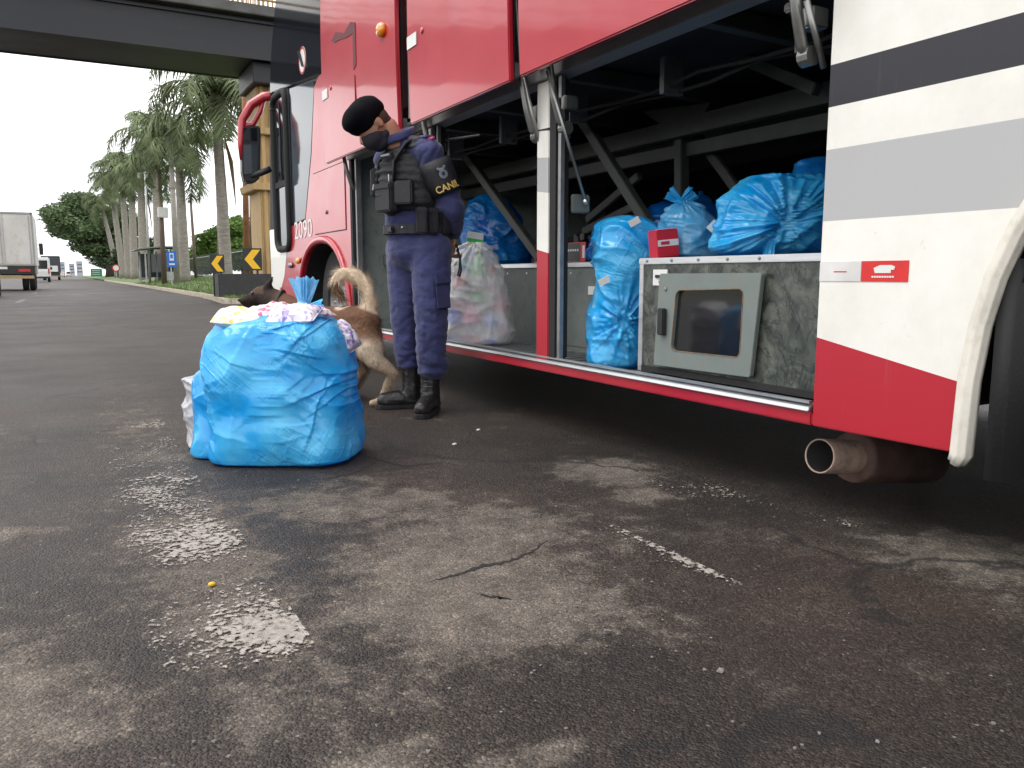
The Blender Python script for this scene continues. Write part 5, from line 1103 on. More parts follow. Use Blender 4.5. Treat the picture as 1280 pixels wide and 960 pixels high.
# black and red appliance cartons on the platform
for q, (x, y, lb) in enumerate(((722, 312, 'black and red carton on the platform left of the tall bag'), (688, 316, 'black carton half hidden behind the door post'))):
    c = at(x, y, X=2.68); t_ = thing('appliance_carton', lb, 'carton', (2.70, c.y, .834), 0, 'black cartons on the platform'); w = .36 if q == 0 else .2
    MB().box(2.62, 2.85, c.y-w/2, c.y+w/2, .8345, .95).build('carton', PKK, t_, bevel=.003); MB().box(2.6185, 2.6197, c.y-w/2+.005, c.y-w/2+.055, .84, .945).build('red_edge', PKR, t_); MB().box(2.6172, 2.6184, c.y-w/2+.012, c.y-w/2+.035, .86, .93).build('white_patch', PLATEW, t_)
    for k in range(10): MB().box(2.6185, 2.6197, c.y-.10+.024*k, c.y-.085+.024*k, .90, .912).build('print', PLATEW, t_)
    for k in range(2): MB().box(2.615, 2.6175, c.y-w/2, c.y+w/2, .8365+.108*k, .842+.108*k).build('red_edge', PKR, t_)
rk = random.Random(2); c = at(720, 290, X=2.7)
for k in range(7):
    P = (2.70+rk.uniform(-.04, .05), c.y-.15+.05*k, .975+rk.uniform(-.006, .012)); tag(MB().obox(P, (.11, .045, .04), (rk.uniform(-.3, .3), rk.uniform(-.3, .3), rk.uniform(-.4, .4))).build('small_pack', (pm('pack_grey', (.045, .045, .05), .4), PKK)[k % 2], bevel=.004), '%s small dark pack from the cabinet, in the jumble on the black carton' % ('first', 'second', 'third', 'fourth', 'fifth', 'sixth', 'seventh')[k], 'package', 'dark packs heaped on the carton')

# ------------------------------------------------------------------ camouflage cabinet
def camo():
    mt, t, b, L = nodes_of('camouflage_laminate'); tc = N(t, 'ShaderNodeTexCoord'); V = tc.outputs['Object']
    n1 = N(t, 'ShaderNodeTexNoise', Scale=9, Detail=8, Roughness=.68, Distortion=1.6); L(V, n1.inputs['Vector']); n2 = N(t, 'ShaderNodeTexNoise', Scale=4, Detail=5, Roughness=.6, Distortion=2.5); L(V, n2.inputs['Vector'])
    r = ramp(t, [(.30, (.016, .019, .018)), (.45, (.048, .055, .048)), (.58, (.095, .105, .088)), (.75, (.16, .165, .13))]); L(n1.outputs['Fac'], r.inputs['Fac'])
    r2 = ramp(t, [(.478, (1, 1, 1)), (.50, (.22, .24, .22)), (.522, (1, 1, 1))]); L(n2.outputs['Fac'], r2.inputs['Fac'])
    m_ = N(t, 'ShaderNodeMix', data_type='RGBA', blend_type='MULTIPLY'); m_.inputs['Factor'].default_value = 1; L(r.outputs['Color'], m_.inputs['A']); L(r2.outputs['Color'], m_.inputs['B']); L(m_.outputs['Result'], b.inputs['Base Color']); b.inputs['Roughness'].default_value = .35; return mt
CAMO = camo(); CX = 2.18; cl_ = at(800, 400, X=CX).y; cr_y = 1.705
DOORG = pm('door_grey_green', (.17, .20, .19), .45, var=.08, scale=6, dirt=.25, dirtcol=(.25, .13, .05))
cab = thing('camouflage_cabinet', 'camouflage cabinet with windowed grey door in the rear bay', 'cabinet', (2.35, (cl_+cr_y)/2, .3345))
MB().box(CX, CX+.31, cr_y, cl_, .345, .806).build('carcass', CAMO, cab, bevel=.003)
MB().box(CX-.004, CX+.02, cl_-.022, cl_+.006, .345, .806).build('edge_strip', ALU, cab, bevel=.002)
MB().box(CX-.008, CX+.318, cr_y, cl_+.008, .8065, .8325).build('top_edge', ALU, cab, bevel=.003)
MB().box(CX-.012, CX-.001, cr_y, cl_-.03, .348, .372).build('plinth', RUBBER, cab)
for k in range(5): MB().lathe([(.001, .004), (.006, .003), (.007, 0)], (CX-.008, cl_-.05-.16*k, .82), (-1, 0, 0), 8).build('screw', STEEL, cab)
def cp(x, y): u = at(x, y, X=CX-.025); return (u.y, u.z)
# door with a real window hole: outer and inner rounded outlines bridged
def quad_round(q, r, k=6):
    out = []
    for i in range(4):
        p = Vector(q[i]); a = (Vector(q[i-1])-p).normalized(); b_ = (Vector(q[(i+1) % 4])-p).normalized(); s, e_ = p+a*r, p+b_*r
        out += [tuple((1-t)**2*s + 2*t*(1-t)*p + t*t*e_) for t in [j/k for j in range(k+1)]]
    return out
qo = [cp(826, 342), cp(954, 341), cp(939, 472), cp(818, 456)]; qi = [cp(847, 363), cp(931, 361), cp(926, 447), cp(840, 438)]
O_ = quad_round(qo, .012); I_ = quad_round(qi, .028); n = len(O_); V_ = [(x_, y, z) for x_ in (CX-.032, CX-.012) for pts in (O_, I_) for y, z in pts]; F_ = []
for i in range(n):
    j = (i+1) % n; F_ += [(i, j, n+j, n+i), (2*n+i, 3*n+i, 3*n+j, 2*n+j), (i, 2*n+i, 2*n+j, j), (n+i, n+j, 3*n+j, 3*n+i)]
dr_ = MB()._add(V_, F_).build('door', DOORG, cab, bevel=.002)
MB().prism(I_, 'x', CX-.018, CX-.014).build('window_pane', pm('cabinet_glass', (.012, .013, .014), .05, coat=1, var=.2, rvar=.02), dr_)
MB().tube([(CX-.033, y, z) for y, z in I_ + I_[:1]], .0015, 5).build('sealant', pm('orange_sealant', (.24, .12, .05), .6, var=.6, scale=30), dr_)
a, b_ = cp(829, 385), cp(835, 419); MB().box(CX-.055, CX-.033, min(a[0], b_[0]), max(a[0], b_[0])+.004, b_[1], a[1]).build('handle', DARKPL, dr_, bevel=.004)
a = cp(834, 361); MB().lathe([(.001, .005), (.008, .004), (.009, 0)], (CX-.033, a[0], a[1]), (-1, 0, 0), 12).build('lock', STEEL, dr_)
a, b_ = cp(812, 337), cp(829, 357); pl = MB().box(CX-.006, CX-.0005, b_[0], a[0], b_[1], a[1]).build('latch_plate', PLATEW, cab)
MB().box(CX-.012, CX-.0065, b_[0]+.02, a[0]-.02, b_[1]+.032, b_[1]+.044).build('latch_slot', SIGNK, pl); MB().lathe([(.001, .003), (.006, .003), (.006, 0)], (CX-.0065, (a[0]+b_[0])/2, b_[1]+.014), (-1, 0, 0), 10).build('screw', STEEL, pl)
# ------------------------------------------------------------------ officer
OFF = Vector((1.69, 4.211, 0)); off = thing('person', 'person in navy uniform, beret and mask, hands behind back, looking down', 'person', OFF, -YAW)
SKIN = pm('skin', (.42, .22, .14), .5, var=.08, scale=12, sss=.1); NAVY = pm('uniform_navy', (.026, .030, .105), .82, var=.2, scale=14, bump=.75, bscale=19, sheen=.2, stretch=(1, 1, 1.3)); NYLON = pm('vest_black', (.012, .012, .016), .62, var=.3, scale=20, bump=.35, bscale=150)
BERET = pm('beret_felt', (.0035, .004, .006), .95, var=.2, scale=40, spec=.1, bump=.3, bscale=300); MASK = pm('mask_cloth', (.012, .012, .022), .8, var=.2, scale=20, bump=.2, bscale=300); LEATHER = pm('boot_leather', (.014, .013, .013), .42, var=.3, scale=18, bump=.25, bscale=60, dirt=.3, dirtcol=(.05, .045, .04)); HAIR = pm('hair_dark', (.045, .028, .02), .8, bump=.4, bscale=200); GOLD = pm('gold_thread', (.62, .42, .12), .5, var=.2, scale=80)
f_ = Vector((-.75, -.66, 0)).normalized(); l_ = Vector((.66, -.75, 0)).normalized(); UPZ = Vector((0, 0, 1))
def tor(a, b_, z): return Vector((.0, 0, 0)) + f_*a + l_*b_ + UPZ*z      # forward, left, height
SHL, SHR = Vector((.115, -.13, 1.405)), Vector((-.15, .13, 1.40)); ELL, ELR = Vector((.225, -.085, 1.12)), Vector((-.08, .27, 1.12)); WRL, WRR = Vector((.215, .07, .985)), Vector((.13, .20, .96))
HIPL, HIPR = Vector((.105, -.065, .90)), Vector((-.055, .065, .90)); KNL, KNR = Vector((.105, -.10, .50)), Vector((-.058, .05, .50)); ANL, ANR = Vector((.09, -.07, .10)), Vector((-.03, .075, .10)); TOL, TOR = Vector((.065, -.27, .035)), Vector((-.185, .03, .035))
NB, HC = Vector((-.05, 0, 1.455)), Vector((-.205, -.07, 1.565)); FD = Vector((-.60, -.30, -.74)).normalized(); CD = (Vector((-.60, -.22, .74)) - FD*Vector((-.60, -.22, .74)).dot(FD)).normalized(); SD = CD.cross(FD).normalized()
if SD.y > 0: SD = -SD          # towards the camera side
HM = Matrix((FD, SD, CD)).transposed()
def hd(a, b_, c): return HC + FD*a + SD*b_ + CD*c
# one continuous body under the clothes: head, neck, trunk, arms, legs, hands with fingers
B = MB(); B.ell(HC, (.095, .075, .105), 20, HM); B.ell(hd(.035, 0, -.065), (.06, .058, .06), 16, HM); B.ell(hd(.02, 0, -.10), (.05, .05, .035), 12, HM)
B.cap(hd(.088, 0, .0), hd(.112, 0, -.03), .010, .014, 10); B.ell(hd(.085, .028, .012), (.012, .016, .009), 10, HM); B.ell(hd(.085, -.028, .012), (.012, .016, .009), 10, HM)
for s in (-1, 1): B.ell(hd(-.012, .074*s, -.018), (.020, .012, .033), 12, HM); B.ell(hd(-.008, .079*s, -.006), (.022, .008, .018), 10, HM); B.ell(hd(-.010, .078*s, -.040), (.011, .008, .012), 10, HM)
B.limb([NB + Vector((.01, .01, -.03)), NB + Vector((-.05, -.02, .035)), hd(-.045, 0, -.075)], [.068, .062, .060])
B.limb([SHL, ELL, WRL], [.048, .040, .030]); B.limb([SHR, ELR, WRR], [.048, .040, .030]); B.cap(SHL, SHR, .056, .056)
B.ell((-.01, 0, 1.28), (.15, .13, .20), 18); B.ell((.02, 0, 1.02), (.14, .12, .16), 18)
B.limb([HIPL, KNL, ANL + UPZ*.10, ANL + UPZ*-.03, ANL + Vector((-.01, -.08, -.055))], [.085, .055, .036, .03, .024]); B.limb([HIPR, KNR, ANR + UPZ*.10, ANR + UPZ*-.03, ANR + Vector((-.07, -.02, -.055))], [.085, .055, .036, .03, .024])
def hand(W, dv, side):
    dv = dv.normalized(); sd_ = Vector(side).normalized(); n_ = dv.cross(sd_).normalized(); pc = W + dv*.055
    B.ell(pc, (.042, .020, .050), 14, Matrix((sd_, n_, dv)).transposed())
    for i, (o_, ln) in enumerate(((-.030, .062), (-.010, .074), (.010, .070), (.030, .055))):
        a = W + dv*.092 + sd_*o_; b_ = a + dv*ln*.42 + n_*.010; c = b_ + dv*ln*.28 + n_*.022; e_ = c + dv*ln*.08 + n_*.026; B.limb([a, b_, c, e_], [.0098, .0092, .0086, .0078], 8)
    a = W + dv*.035 - sd_*.036; b_ = a - sd_*.022 + dv*.032 + n_*.012; c = b_ + dv*.026 + n_*.016; B.limb([a, b_, c], [.013, .011, .0095], 8)
hand(WRL, Vector((-.10, .12, -1)), (.55, -.85, 0)); hand(WRR, Vector((.5, -.2, -.75)), (.2, .9, -.1))
body = link_mesh('body', fuse(B, .0062, 3), SKIN, off, smooth=True)
# shirt
def fold(p, n, amp, a=7, z=11, s=0): 
    q = Vector((p.x*a+s, p.y*a, p.z*z)); return amp*(noise.noise(q) + .7*noise.noise(Vector((p.x*16+p.z*14+s, p.y*16, p.z*20-p.x*10)))) - amp*1.3*ridge(Vector((p.x*9-p.z*7, p.y*9+s, p.z*15+p.x*6)))
S = MB(); S.limb([SHL + Vector((-.02, .01, .01)), SHL + (ELL-SHL)*.45, ELL, ELL.lerp(WRL, .5), WRL + Vector((0, 0, .02))], [.074, .076, .073, .067, .050]); S.limb([SHR, SHR.lerp(ELR, .5), ELR, WRR], [.083, .078, .072, .052])
S.cap(SHL, NB, .076, .066); S.cap(SHR, NB, .076, .066); S.ell((-.01, 0, 1.27), (.175, .15, .20), 20); S.ell((.015, 0, 1.06), (.172, .145, .16), 20); S.ell((.025, 0, .97), (.17, .14, .09), 20)
me = fuse(S, .010, 4); displace(me, lambda p, n: .8*fold(p, n, .0075, 6, 9)); link_mesh('shirt', me, NAVY, off, smooth=True)
cl0 = MB(); ring = []
for k in range(22):
    a = 2*PI*k/22; q = NB + Vector((-.02, -.01, .045)) + l_*.078*math.cos(a) + f_*.082*math.sin(a) + UPZ*(.022*math.cos(a)*0 - .035*math.sin(a)); ring.append(q)
for k in range(-2, 19): 
    a, b_ = ring[k % 22], ring[(k+1) % 22]; cl0.cap(a, b_, .014, .014, 8); cl0.cap(a + UPZ*.028, b_ + UPZ*.028, .009, .009, 8); cl0.cap(a + UPZ*.014, b_ + UPZ*.014, .013, .013, 8)
link_mesh('collar', fuse(cl0, .006, 3), NAVY, off, smooth=True)
# trousers
T = MB(); T.ell((.028, 0, .90), (.178, .15, .13), 20); T.ell((.028, 0, .99), (.172, .145, .06), 20)
T.limb([HIPL, HIPL.lerp(KNL, .5), KNL, KNL.lerp(ANL, .45), Vector((.107, -.075, .262))], [.118, .108, .094, .092, .092]); T.limb([HIPR, HIPR.lerp(KNR, .5), KNR, KNR.lerp(ANR, .45), Vector((-.038, .07, .285))], [.112, .10, .086, .082, .080])
for c, r in ((Vector((.107, -.075, .24)), .090), (Vector((-.038, .07, .26)), .077)): T.lathe([(r*.9, -.03), (r, -.03), (r, .05), (r*.9, .05)], c, (0, 0, 1), 20, close=True)
me = fuse(T, .011, 4)
def tf(p, n):
    lo = max(0, 1 - abs(p.z-.30)/.16); kn = max(0, 1 - abs(p.z-.52)/.16); return .75*fold(p, n, .0045+.006*lo+.003*kn, 5, 9, 4) - .006*(lo+.5*kn)*ridge(Vector((p.x*5+p.z*6, p.y*5, p.z*22+p.x*8)), 2.4)
displace(me, tf); link_mesh('trousers', me, NAVY, off, smooth=True)
MB().obox((.175, -.17, .66), (.012, .11, .16), (.05, -.05, -.7)).build('cargo_pocket', NAVY, off, bevel=.006, local=True); MB().obox((.178, -.176, .735), (.016, .118, .045), (.05, -.05, -.7)).build('pocket_flap', NAVY, off, bevel=.006, local=True)
# vest
Vv = MB(); Vv.ell((-.02, -.005, 1.285), (.185, .165, .185), 22); Vv.ell((.0, 0, 1.17), (.188, .162, .12), 22); Vv.cap(SHL + Vector((-.065, .04, .035)), NB + l_*.06 + Vector((.02, .02, .0)), .066, .056); Vv.cap(SHR + Vector((.05, -.05, .03)), NB - l_*.06, .055, .05)
Vv.ell(tor(.12, 0, 1.18), (.10, .10, .11), 16)
me = fuse(Vv, .010, 4); displace(me, lambda p, n: .5*fold(p, n, .008, 10, 9, 9) + .006*math.sin(p.z*150)*(p.z > 1.12)*max(0, n.dot(f_))); vest = link_mesh('vest', me, NYLON, off, smooth=True)
def vb(name, a, b_, z, size, mt=NYLON, rz=0, bv=.008, par=None, tilt=0):
    c = tor(a, b_, z); return MB().obox(c, size, (tilt, 0, math.atan2(f_.y, f_.x)+PI/2+rz)).build(name, mt, par or off, bevel=bv, local=True)
vb('vest_pouch', .19, .03, 1.165, (.15, .05, .14), par=vest); vb('vest_pouch', .15, .145, 1.19, (.10, .05, .12), rz=.6, par=vest); vb('radio_pouch', .16, -.12, 1.26, (.07, .05, .15), rz=-.5, par=vest)
vb('pouch_flap', .196, .03, 1.225, (.158, .052, .035), par=vest); vb('name_tape', .188, .045, 1.385, (.11, .02, .028), MASK, par=vest, tilt=.35, bv=.003)
vb('name_print', .200, .045, 1.387, (.085, .004, .010), pm('thread_grey', (.35, .36, .38), .7), par=vest, tilt=.35, bv=0)
for bo in (-.07, .085): MB().tube([tor(.175, bo, 1.25), tor(.172, bo, 1.35), tor(.105, bo*1.05, 1.44), tor(.02, bo*1.1, 1.498), tor(-.07, bo*1.1, 1.48)], .026, 8, flat=.3).build('shoulder_strap', NYLON, vest, smooth=True, local=True)
MB().tube([tor(.205, .085, 1.25), tor(.206, .085, 1.285)], .003, 6).build('pen', ALU, vest, local=True); MB().tube([tor(.20, -.07, 1.245), tor(.203, -.075, 1.215)], .006, 6).build('carabiner', STEEL, vest, local=True)
# belt with pouches
rb = [Vector((.030, 0, 1.005)) + Vector((math.cos(2*PI*k/28)*.190, math.sin(2*PI*k/28)*.163, 0)) for k in range(28)]
bl = MB(); [bl.beam(rb[k] + UPZ*0, rb[(k+1) % 28], .012, .048) for k in range(28)]; belt = bl.build('belt', NYLON, off, local=True)
for k, (a, b_) in enumerate(((.06, .195), (-.01, .205), (-.09, .20))): vb('belt_pouch', a+.02, b_, 1.045, (.052, .045, .135), rz=1.2+.25*k, par=belt, bv=.01); vb('pouch_flap', a+.02, b_, 1.10, (.056, .05, .03), rz=1.2+.25*k, par=belt, bv=.006)
vb('buckle', .168, .03, 1.005, (.05, .014, .04), DARKPL, par=belt); vb('holster', -.02, -.2, .95, (.06, .05, .2), rz=-1.2, par=belt); MB().ell(tor(.15, .12, 1.01), (.008, .008, .008), 8).build('stud', STEEL, belt, local=True)
# armband on the near upper arm with lettering and crest
aa = (ELL - SHL).normalized(); A0 = SHL + aa*.045; A1 = SHL + aa*.225
MB().lathe([(.080, 0), (.0865, .0), (.0895, .05), (.0885, .12), (.0855, .18), (.080, .18)], A0, aa, 28, close=True).build('armband', NYLON, off, smooth=True, local=True)
wl_ = WM[off.name]; camdir = (Vector((0, -1, .06)) + Vector((.30, 0, 0))).normalized(); outn = (camdir - aa*camdir.dot(aa)).normalized(); tx = aa.cross(outn).normalized()
if tx.x < 0: tx = -tx
upv = outn.cross(tx)
if upv.z < 0: upv = -upv
def curved_text(name, body_, size, mt, d, rad, parent):
    cu = bpy.data.curves.new('t', 'FONT'); cu.body = body_; cu.size = size; cu.align_x = 'CENTER'; cu.align_y = 'CENTER'; cu.extrude = .0012; cu.offset = .0012; o = bpy.data.objects.new('t', cu); COL.objects.link(o)
    dg = bpy.context.evaluated_depsgraph_get(); dg.update(); me = bpy.data.meshes.new_from_object(o.evaluated_get(dg)); bpy.data.objects.remove(o); c = vco(me); base = SHL + aa*d; out = []
    for x, y, z in c:
        a = x/rad; out.append(tuple(base + (outn*math.cos(a) + tx*math.sin(a))*(rad+z) + upv*y))
    setco(me, np.array(out)); me.materials.clear(); return link_mesh(name, me, mt, parent)
ab = off.children[-1]
curved_text('armband_lettering', 'CANIL', .050, GOLD, .195, .0885, ab)
CREST = pm('crest_grey', (.15, .17, .21), .7, var=.3, scale=60)
def arc_patch(name, outline, d, rad, mt, parent):
    base = SHL + aa*d; V_ = [tuple(base + (outn*math.cos(x/rad) + tx*math.sin(x/rad))*rad + upv*y) for x, y in outline]; me = bpy.data.meshes.new(name); n = len(V_); me.from_pydata(V_ + [tuple(base + outn*(rad+.0005))], [], [(i, (i+1) % n, n) for i in range(n)]); return link_mesh(name, me, mt, parent)
shield = [(-.032, .035), (.032, .035), (.034, -.005), (.022, -.034), (0, -.046), (-.022, -.034), (-.034, -.005)]; arc_patch('crest', shield, .115, .0905, MASK, ab)
arc_patch('crest_disc', [(.024*math.cos(t), .024*math.sin(t)-.010) for t in [2*PI*k/18 for k in range(18)]], .115, .0915, CREST, ab); arc_patch('crest_symbol', [((.014 if k % 2 else .006)*math.cos(2*PI*k/10), (.014 if k % 2 else .006)*math.sin(2*PI*k/10)-.010) for k in range(10)], .115, .0925, MASK, ab)
arc_patch('crest_title', [(-.026, .022), (.026, .022), (.026, .030), (-.026, .030)], .115, .0915, CREST, ab)
vb('shoulder_patch', .02, .165, 1.487, (.05, .06, .012), pm('patch_lilac', (.15, .13, .30), .7), rz=.2, bv=.003, tilt=.1); vb('shoulder_badge', .015, .198, 1.472, (.045, .026, .012), pm('patch_pink', (.45, .06, .16), .6), rz=.2, bv=.003, tilt=.5)
# beret, hair, mask
br = MB(); br.ell(hd(.0, .0, .055), (.122, .112, .088), 24, HM); br.ell(hd(.035, .02, .075), (.10, .10, .064), 20, HM); br.ell(hd(-.03, 0, .035), (.098, .088, .055), 20, HM)
me = fuse(br, .008, 5); displace(me, lambda p, n: .004*noise.noise(p*14)); link_mesh('beret', me, BERET, off, smooth=True)
hr = MB(); hr.ell(hd(-.032, 0, -.006), (.074, .0765, .072), 20, HM); hr.ell(hd(-.055, 0, -.045), (.045, .058, .045), 16, HM); link_mesh('hair', fuse(hr, .007, 2), HAIR, off, smooth=True)
mk = MB(); mk.ell(hd(.045, 0, -.060), (.072, .068, .060), 20, HM); mk.ell(hd(.085, 0, -.050), (.035, .035, .05), 14, HM); mk.ell(hd(.035, 0, -.105), (.062, .058, .040), 14, HM); mk.ell(hd(.005, 0, -.085), (.055, .064, .040), 14, HM)
me = fuse(mk, .007, 4); link_mesh('face_mask', me, MASK, off, smooth=True); msk = off.children[-1]
for s in (1, -1): MB().tube([hd(.02, .068*s, -.045), hd(-.004, .079*s, -.03), hd(-.018, .080*s, -.025)], .0025, 5).build('ear_loop', MASK, msk, local=True)
# boots
def boot(an, to, nm='boot'):
    b_ = MB(); d = (to-an); d.z = 0; d.normalize(); s = Vector((-d.y, d.x, 0)); heel = an - d*.055; heel.z = .045
    b_.limb([an + UPZ*.19, an + UPZ*.05, an + Vector((0, 0, -.02))], [.060, .054, .058]); b_.limb([heel, an + d*.08 + UPZ*(-.045), to + UPZ*.015], [.050, .052, .044]); b_.ell(to + d*(-.01) + UPZ*.005, (.048, .048, .034), 14)
    me = fuse(b_, .008, 3); displace(me, lambda p, n: .003*noise.noise(p*22) - .003*ridge(Vector((p.x*20, p.y*20, p.z*45)))); o = link_mesh(nm, me, LEATHER, off, smooth=True)
    so = MB(); pts = [(-.065, .042), (-.03, .050), (.05, .048), (.14, .054), (.20, .046), (.225, .02)]; L_ = (to-an).length; k = L_/.185
    out_ = [(heel*0 + an + d*(x*k) + s*w) for x, w in pts] + [(an + d*(x*k) - s*w) for x, w in reversed(pts)]
    so.prism([(p.x, p.y) for p in out_], 'z', 0.001, .026); so.build('sole', RUBBER, o, bevel=.004, local=True)
    for j in range(7):
        c = an + d*(.055 - .002*j + (.05 if j < 2 else .0)*(1-.4*j)) + UPZ*(-.012 + .030*j); MB().tube([c - s*.022, c + d*.008, c + s*.022], .0035, 5).build('lace', pm('lace_grey', (.06, .06, .06), .8), o, local=True)
boot(ANL, TOL); boot(ANR, TOR)
# leash held in the hand
tag(MB().tube([OFF + CR*p.x + F2*p.y + UPZ*p.z for p in (Vector((.235, .04, .93)), Vector((.25, -.02, .90)), Vector((.262, -.04, .84)), Vector((.268, -.04, .79)), Vector((.258, -.04, .752)), Vector((.248, -.04, .757)), Vector((.258, -.035, .80)), Vector((.262, -.03, .86)), Vector((.24, .02, .90)))], .0055, 7).build('leash', NYLON, smooth=True), 'black leash loop hanging from the hand behind the back', 'leash')

# ------------------------------------------------------------------ dog
def fur_mat():
    mt, t, b, L = nodes_of('dog_fur'); at_ = N(t, 'ShaderNodeAttribute', attribute_name='coat'); tc = N(t, 'ShaderNodeTexCoord'); mp = N(t, 'ShaderNodeMapping'); mp.inputs['Scale'].default_value = (60, 60, 18); L(tc.outputs['Object'], mp.inputs['Vector'])
    n = N(t, 'ShaderNodeTexNoise', Scale=2.5, Detail=5, Roughness=.7); L(mp.outputs[0], n.inputs['Vector']); r = ramp(t, [(.3, (.55, .55, .55)), (.7, (1.35, 1.35, 1.35))]); L(n.outputs['Fac'], r.inputs['Fac'])
    m_ = N(t, 'ShaderNodeMix', data_type='RGBA', blend_type='MULTIPLY'); m_.inputs['Factor'].default_value = 1; L(at_.outputs['Color'], m_.inputs['A']); L(r.outputs['Color'], m_.inputs['B']); L(m_.outputs['Result'], b.inputs['Base Color']); b.inputs['Roughness'].default_value = .75; b.inputs['Specular IOR Level'].default_value = .25
    bp = N(t, 'ShaderNodeBump', Strength=.6, Distance=.01); L(n.outputs['Fac'], bp.inputs['Height']); L(bp.outputs[0], b.inputs['Normal']); return mt
FUR = fur_mat(); dgb = at(425, 503, Z=0); dog = thing('dog', 'brown dog with dark face and curled cream tail behind the large blue bag', 'dog', dgb, -YAW)
DI = WM[dog.name].inverted()
def dp(x, y, D): return DI @ at(x, y, D=D)
def gz(x, y, r): q = DI @ at(x, y, Z=0); q.z = r; return q
RT, PV, BK, CH, WI, NK, HD, MZ = dp(456, 402, 4.66), dp(450, 417, 4.70), dp(410, 410, 4.86), dp(375, 415, 5.0), dp(370, 394, 5.02), dp(350, 381, 5.08), dp(330, 370, 5.12), dp(302, 376, 5.12)
D_ = MB(); D_.limb([RT, BK + Vector((0, 0, .03)), WI], [.095, .10, .095]); D_.limb([PV, BK + Vector((0, 0, -.03)), CH, CH + Vector((-.03, .02, -.06))], [.115, .12, .145, .12]); D_.limb([WI, NK, HD], [.10, .085, .07]); D_.limb([CH + Vector((-.02, 0, .05)), NK + Vector((.01, 0, -.03))], [.10, .075])
D_.ell(HD + Vector((-.01, 0, .0)), (.078, .065, .065), 16); D_.limb([HD + Vector((-.04, 0, -.015)), HD.lerp(MZ, .6), MZ + Vector((.015, 0, -.002))], [.052, .036, .028]); D_.ell(MZ + Vector((.0, 0, .004)), (.018, .018, .015), 10); D_.limb([HD + Vector((-.05, 0, -.045)), MZ + Vector((.03, 0, -.028))], [.028, .018])
for sy, et in ((-.035, dp(341, 346, 5.08)), (.04, dp(333, 349, 5.17))):
    eb = HD + Vector((.025, sy, .045)); D_.limb([eb, eb.lerp(et, .5), et], [.030, .020, .006], 10)
hk, ft = dp(491, 466, 4.60), gz(476, 508, .03)
D_.limb([PV + Vector((.03, -.05, -.02)), dp(462, 436, 4.60), dp(468, 450, 4.58), hk, ft + Vector((.012, 0, .03)), ft, ft + Vector((-.05, -.01, -.008))], [.115, .085, .055, .030, .021, .026, .020])
hk2, ft2 = dp(455, 462, 4.84), gz(442, 493, .03); D_.limb([PV + Vector((-.02, .06, -.03)), dp(437, 440, 4.82), hk2, ft2, ft2 + Vector((-.05, .0, -.008))], [.105, .065, .030, .026, .022])
for s, gx in ((-.05, 366), (.06, 380)):
    g = gz(gx, 484 if s > 0 else 490, .03); c0 = CH + Vector((-.02, s, -.04)); D_.limb([c0, Vector((c0.x+.01, g.y, .27)), Vector((g.x, g.y, .16)), g, g + Vector((-.045, 0, -.008))], [.075, .045, .030, .026, .022])
tl = [dp(455, 405, 4.66), dp(464, 384, 4.66), dp(460, 360, 4.68), dp(447, 344, 4.70), dp(431, 341, 4.72), dp(420, 350, 4.73), dp(419, 364, 4.73), dp(428, 374, 4.72)]; D_.limb(tl, [.036, .032, .034, .035, .034, .030, .022, .012])
me = fuse(D_, .0095, 4); displace(me, lambda p, n: .003*noise.noise(Vector((p.x*30, p.y*30, p.z*16))) + .0015*noise.noise(p*60))
ca = me.color_attributes.new('coat', 'FLOAT_COLOR', 'POINT'); CRM, BRN, BLK, TAN = Vector((.60, .49, .37)), Vector((.13, .062, .036)), Vector((.018, .014, .013)), Vector((.26, .15, .085))
def sst(a, b_, x): t = max(0, min(1, (x-a)/(b_-a))); return t*t*(3-2*t)
cols = []
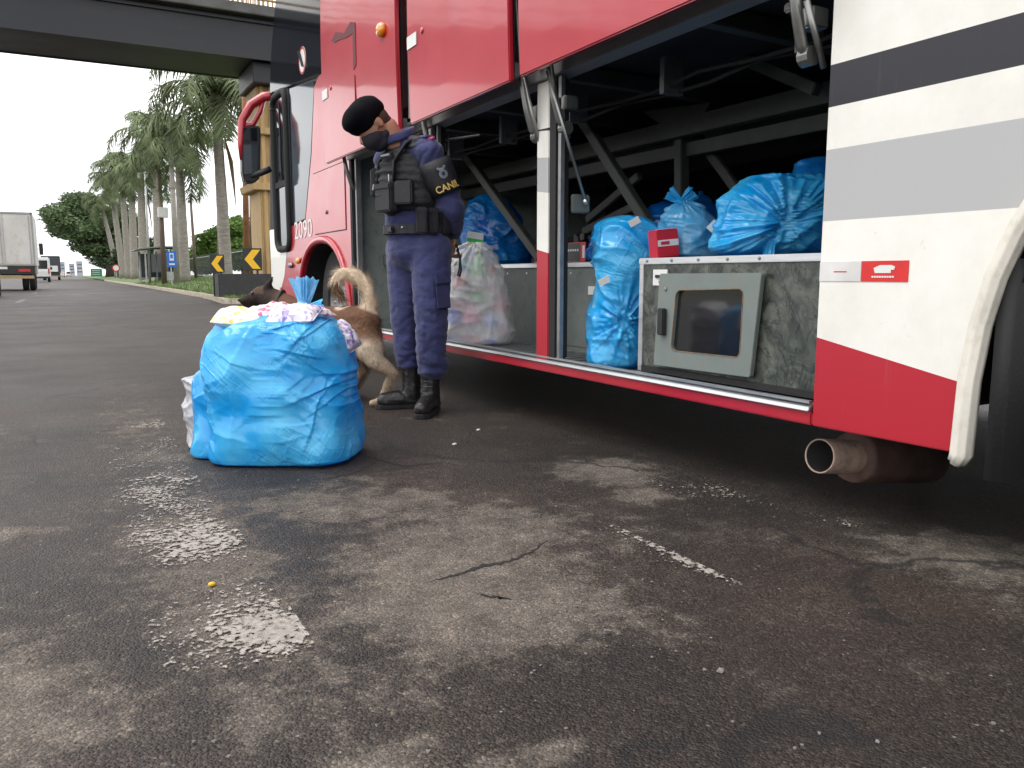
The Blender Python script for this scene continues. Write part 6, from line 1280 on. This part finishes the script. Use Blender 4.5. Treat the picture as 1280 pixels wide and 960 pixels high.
for v in me.vertices:
    p = v.co; dt_ = min((p-q).length for q in tl[1:]); c = BRN.copy(); j = .02*noise.noise(p*18)
    rear = sst(.02, .11, (p.x - PV.x) + j - .35*(p.y-PV.y) + .15*max(0, RT.z-.05-p.z)); c = c.lerp(TAN, .3*rear); c = c.lerp(CRM, rear*sst(.10, .20, RT.z + .05 - p.z + j)); c = c.lerp(TAN.lerp(CRM, .45), sst(.36, .18, p.z)*.8)
    inner = (p - tl[6]).length < .06 or (p-tl[7]).length < .05; c = c.lerp(CRM*1.3 if not inner else TAN*.7, sst(.085, .055, dt_)); hdz = sst(.05, -.06, p.x-NK.x+.0); c = c.lerp(BLK, hdz*.93 if p.x < NK.x+.06 else 0)
    if p.x < HD.x+.02 and p.z > HD.z+.015 and p.z < HD.z+.06: c = c.lerp(TAN*.5, .5)
    cols += [c.x, c.y, c.z, 1]
ca.data.foreach_set('color', cols); link_mesh('body', me, FUR, dog, smooth=True); dbody = dog.children[-1]
for s in (-.045, .045): MB().ell(HD + Vector((-.060, s, .020)), (.010, .010, .010), 10).build('eye', pm('dog_eye', (.02, .01, .006), .1, coat=1), dog, smooth=True, local=True)
MB().ell(MZ + Vector((-.012, 0, .006)), (.014, .018, .013), 10).build('nose', pm('dog_nose', (.01, .01, .01), .3), dog, smooth=True, local=True)
MB().tube([NK + Vector((.0, math.cos(t)*.083, math.sin(t)*.088)) + Vector((.05*math.sin(t)*.4, 0, 0)) for t in [2*PI*k/20 for k in range(21)]], .012, 6).build('collar', NYLON, dog, smooth=True, local=True)
# guard hairs on the tail and hindquarters, taking the coat colour below them
rh = random.Random(5); nv_ = len(me.vertices); HV = []; HF = []; HCc = []
tseg = [(tl[i], (tl[i+1]-tl[i]).normalized()) for i in range(len(tl)-1)]
for k in range(34000):
    v = me.vertices[rh.randrange(nv_)]; p = v.co; dt_ = min((p-q).length for q in tl[1:])
    ln = .062 if dt_ < .06 else (.024 if p.x > PV.x-.1 else .011); n_ = Vector(v.normal); flow = min(tseg, key=lambda q: (p-q[0]).length)[1] if dt_ < .075 else Vector((.6, -.2, -.7)); dv = (n_*(.75 if dt_ < .075 else .42) + flow + Vector((rh.gauss(0, .13), rh.gauss(0, .13), rh.gauss(0, .13)))).normalized(); ti = n_.cross(dv)
    if ti.length < .05: continue
    ti = ti.normalized()*.0011; b0 = len(HV); HV += [p-n_*.003-ti, p-n_*.003+ti, p+dv*ln*rh.uniform(.6, 1.2)]; HF.append((b0, b0+1, b0+2)); HCc += list(ca.data[v.index].color)*3
hm = bpy.data.meshes.new('guard_hair'); hm.from_pydata([tuple(v) for v in HV], [], HF); hc = hm.color_attributes.new('coat', 'FLOAT_COLOR', 'POINT'); hc.data.foreach_set('color', HCc); o = link_mesh('guard_hair', hm, FUR, dog); o['kind'] = 'stuff'
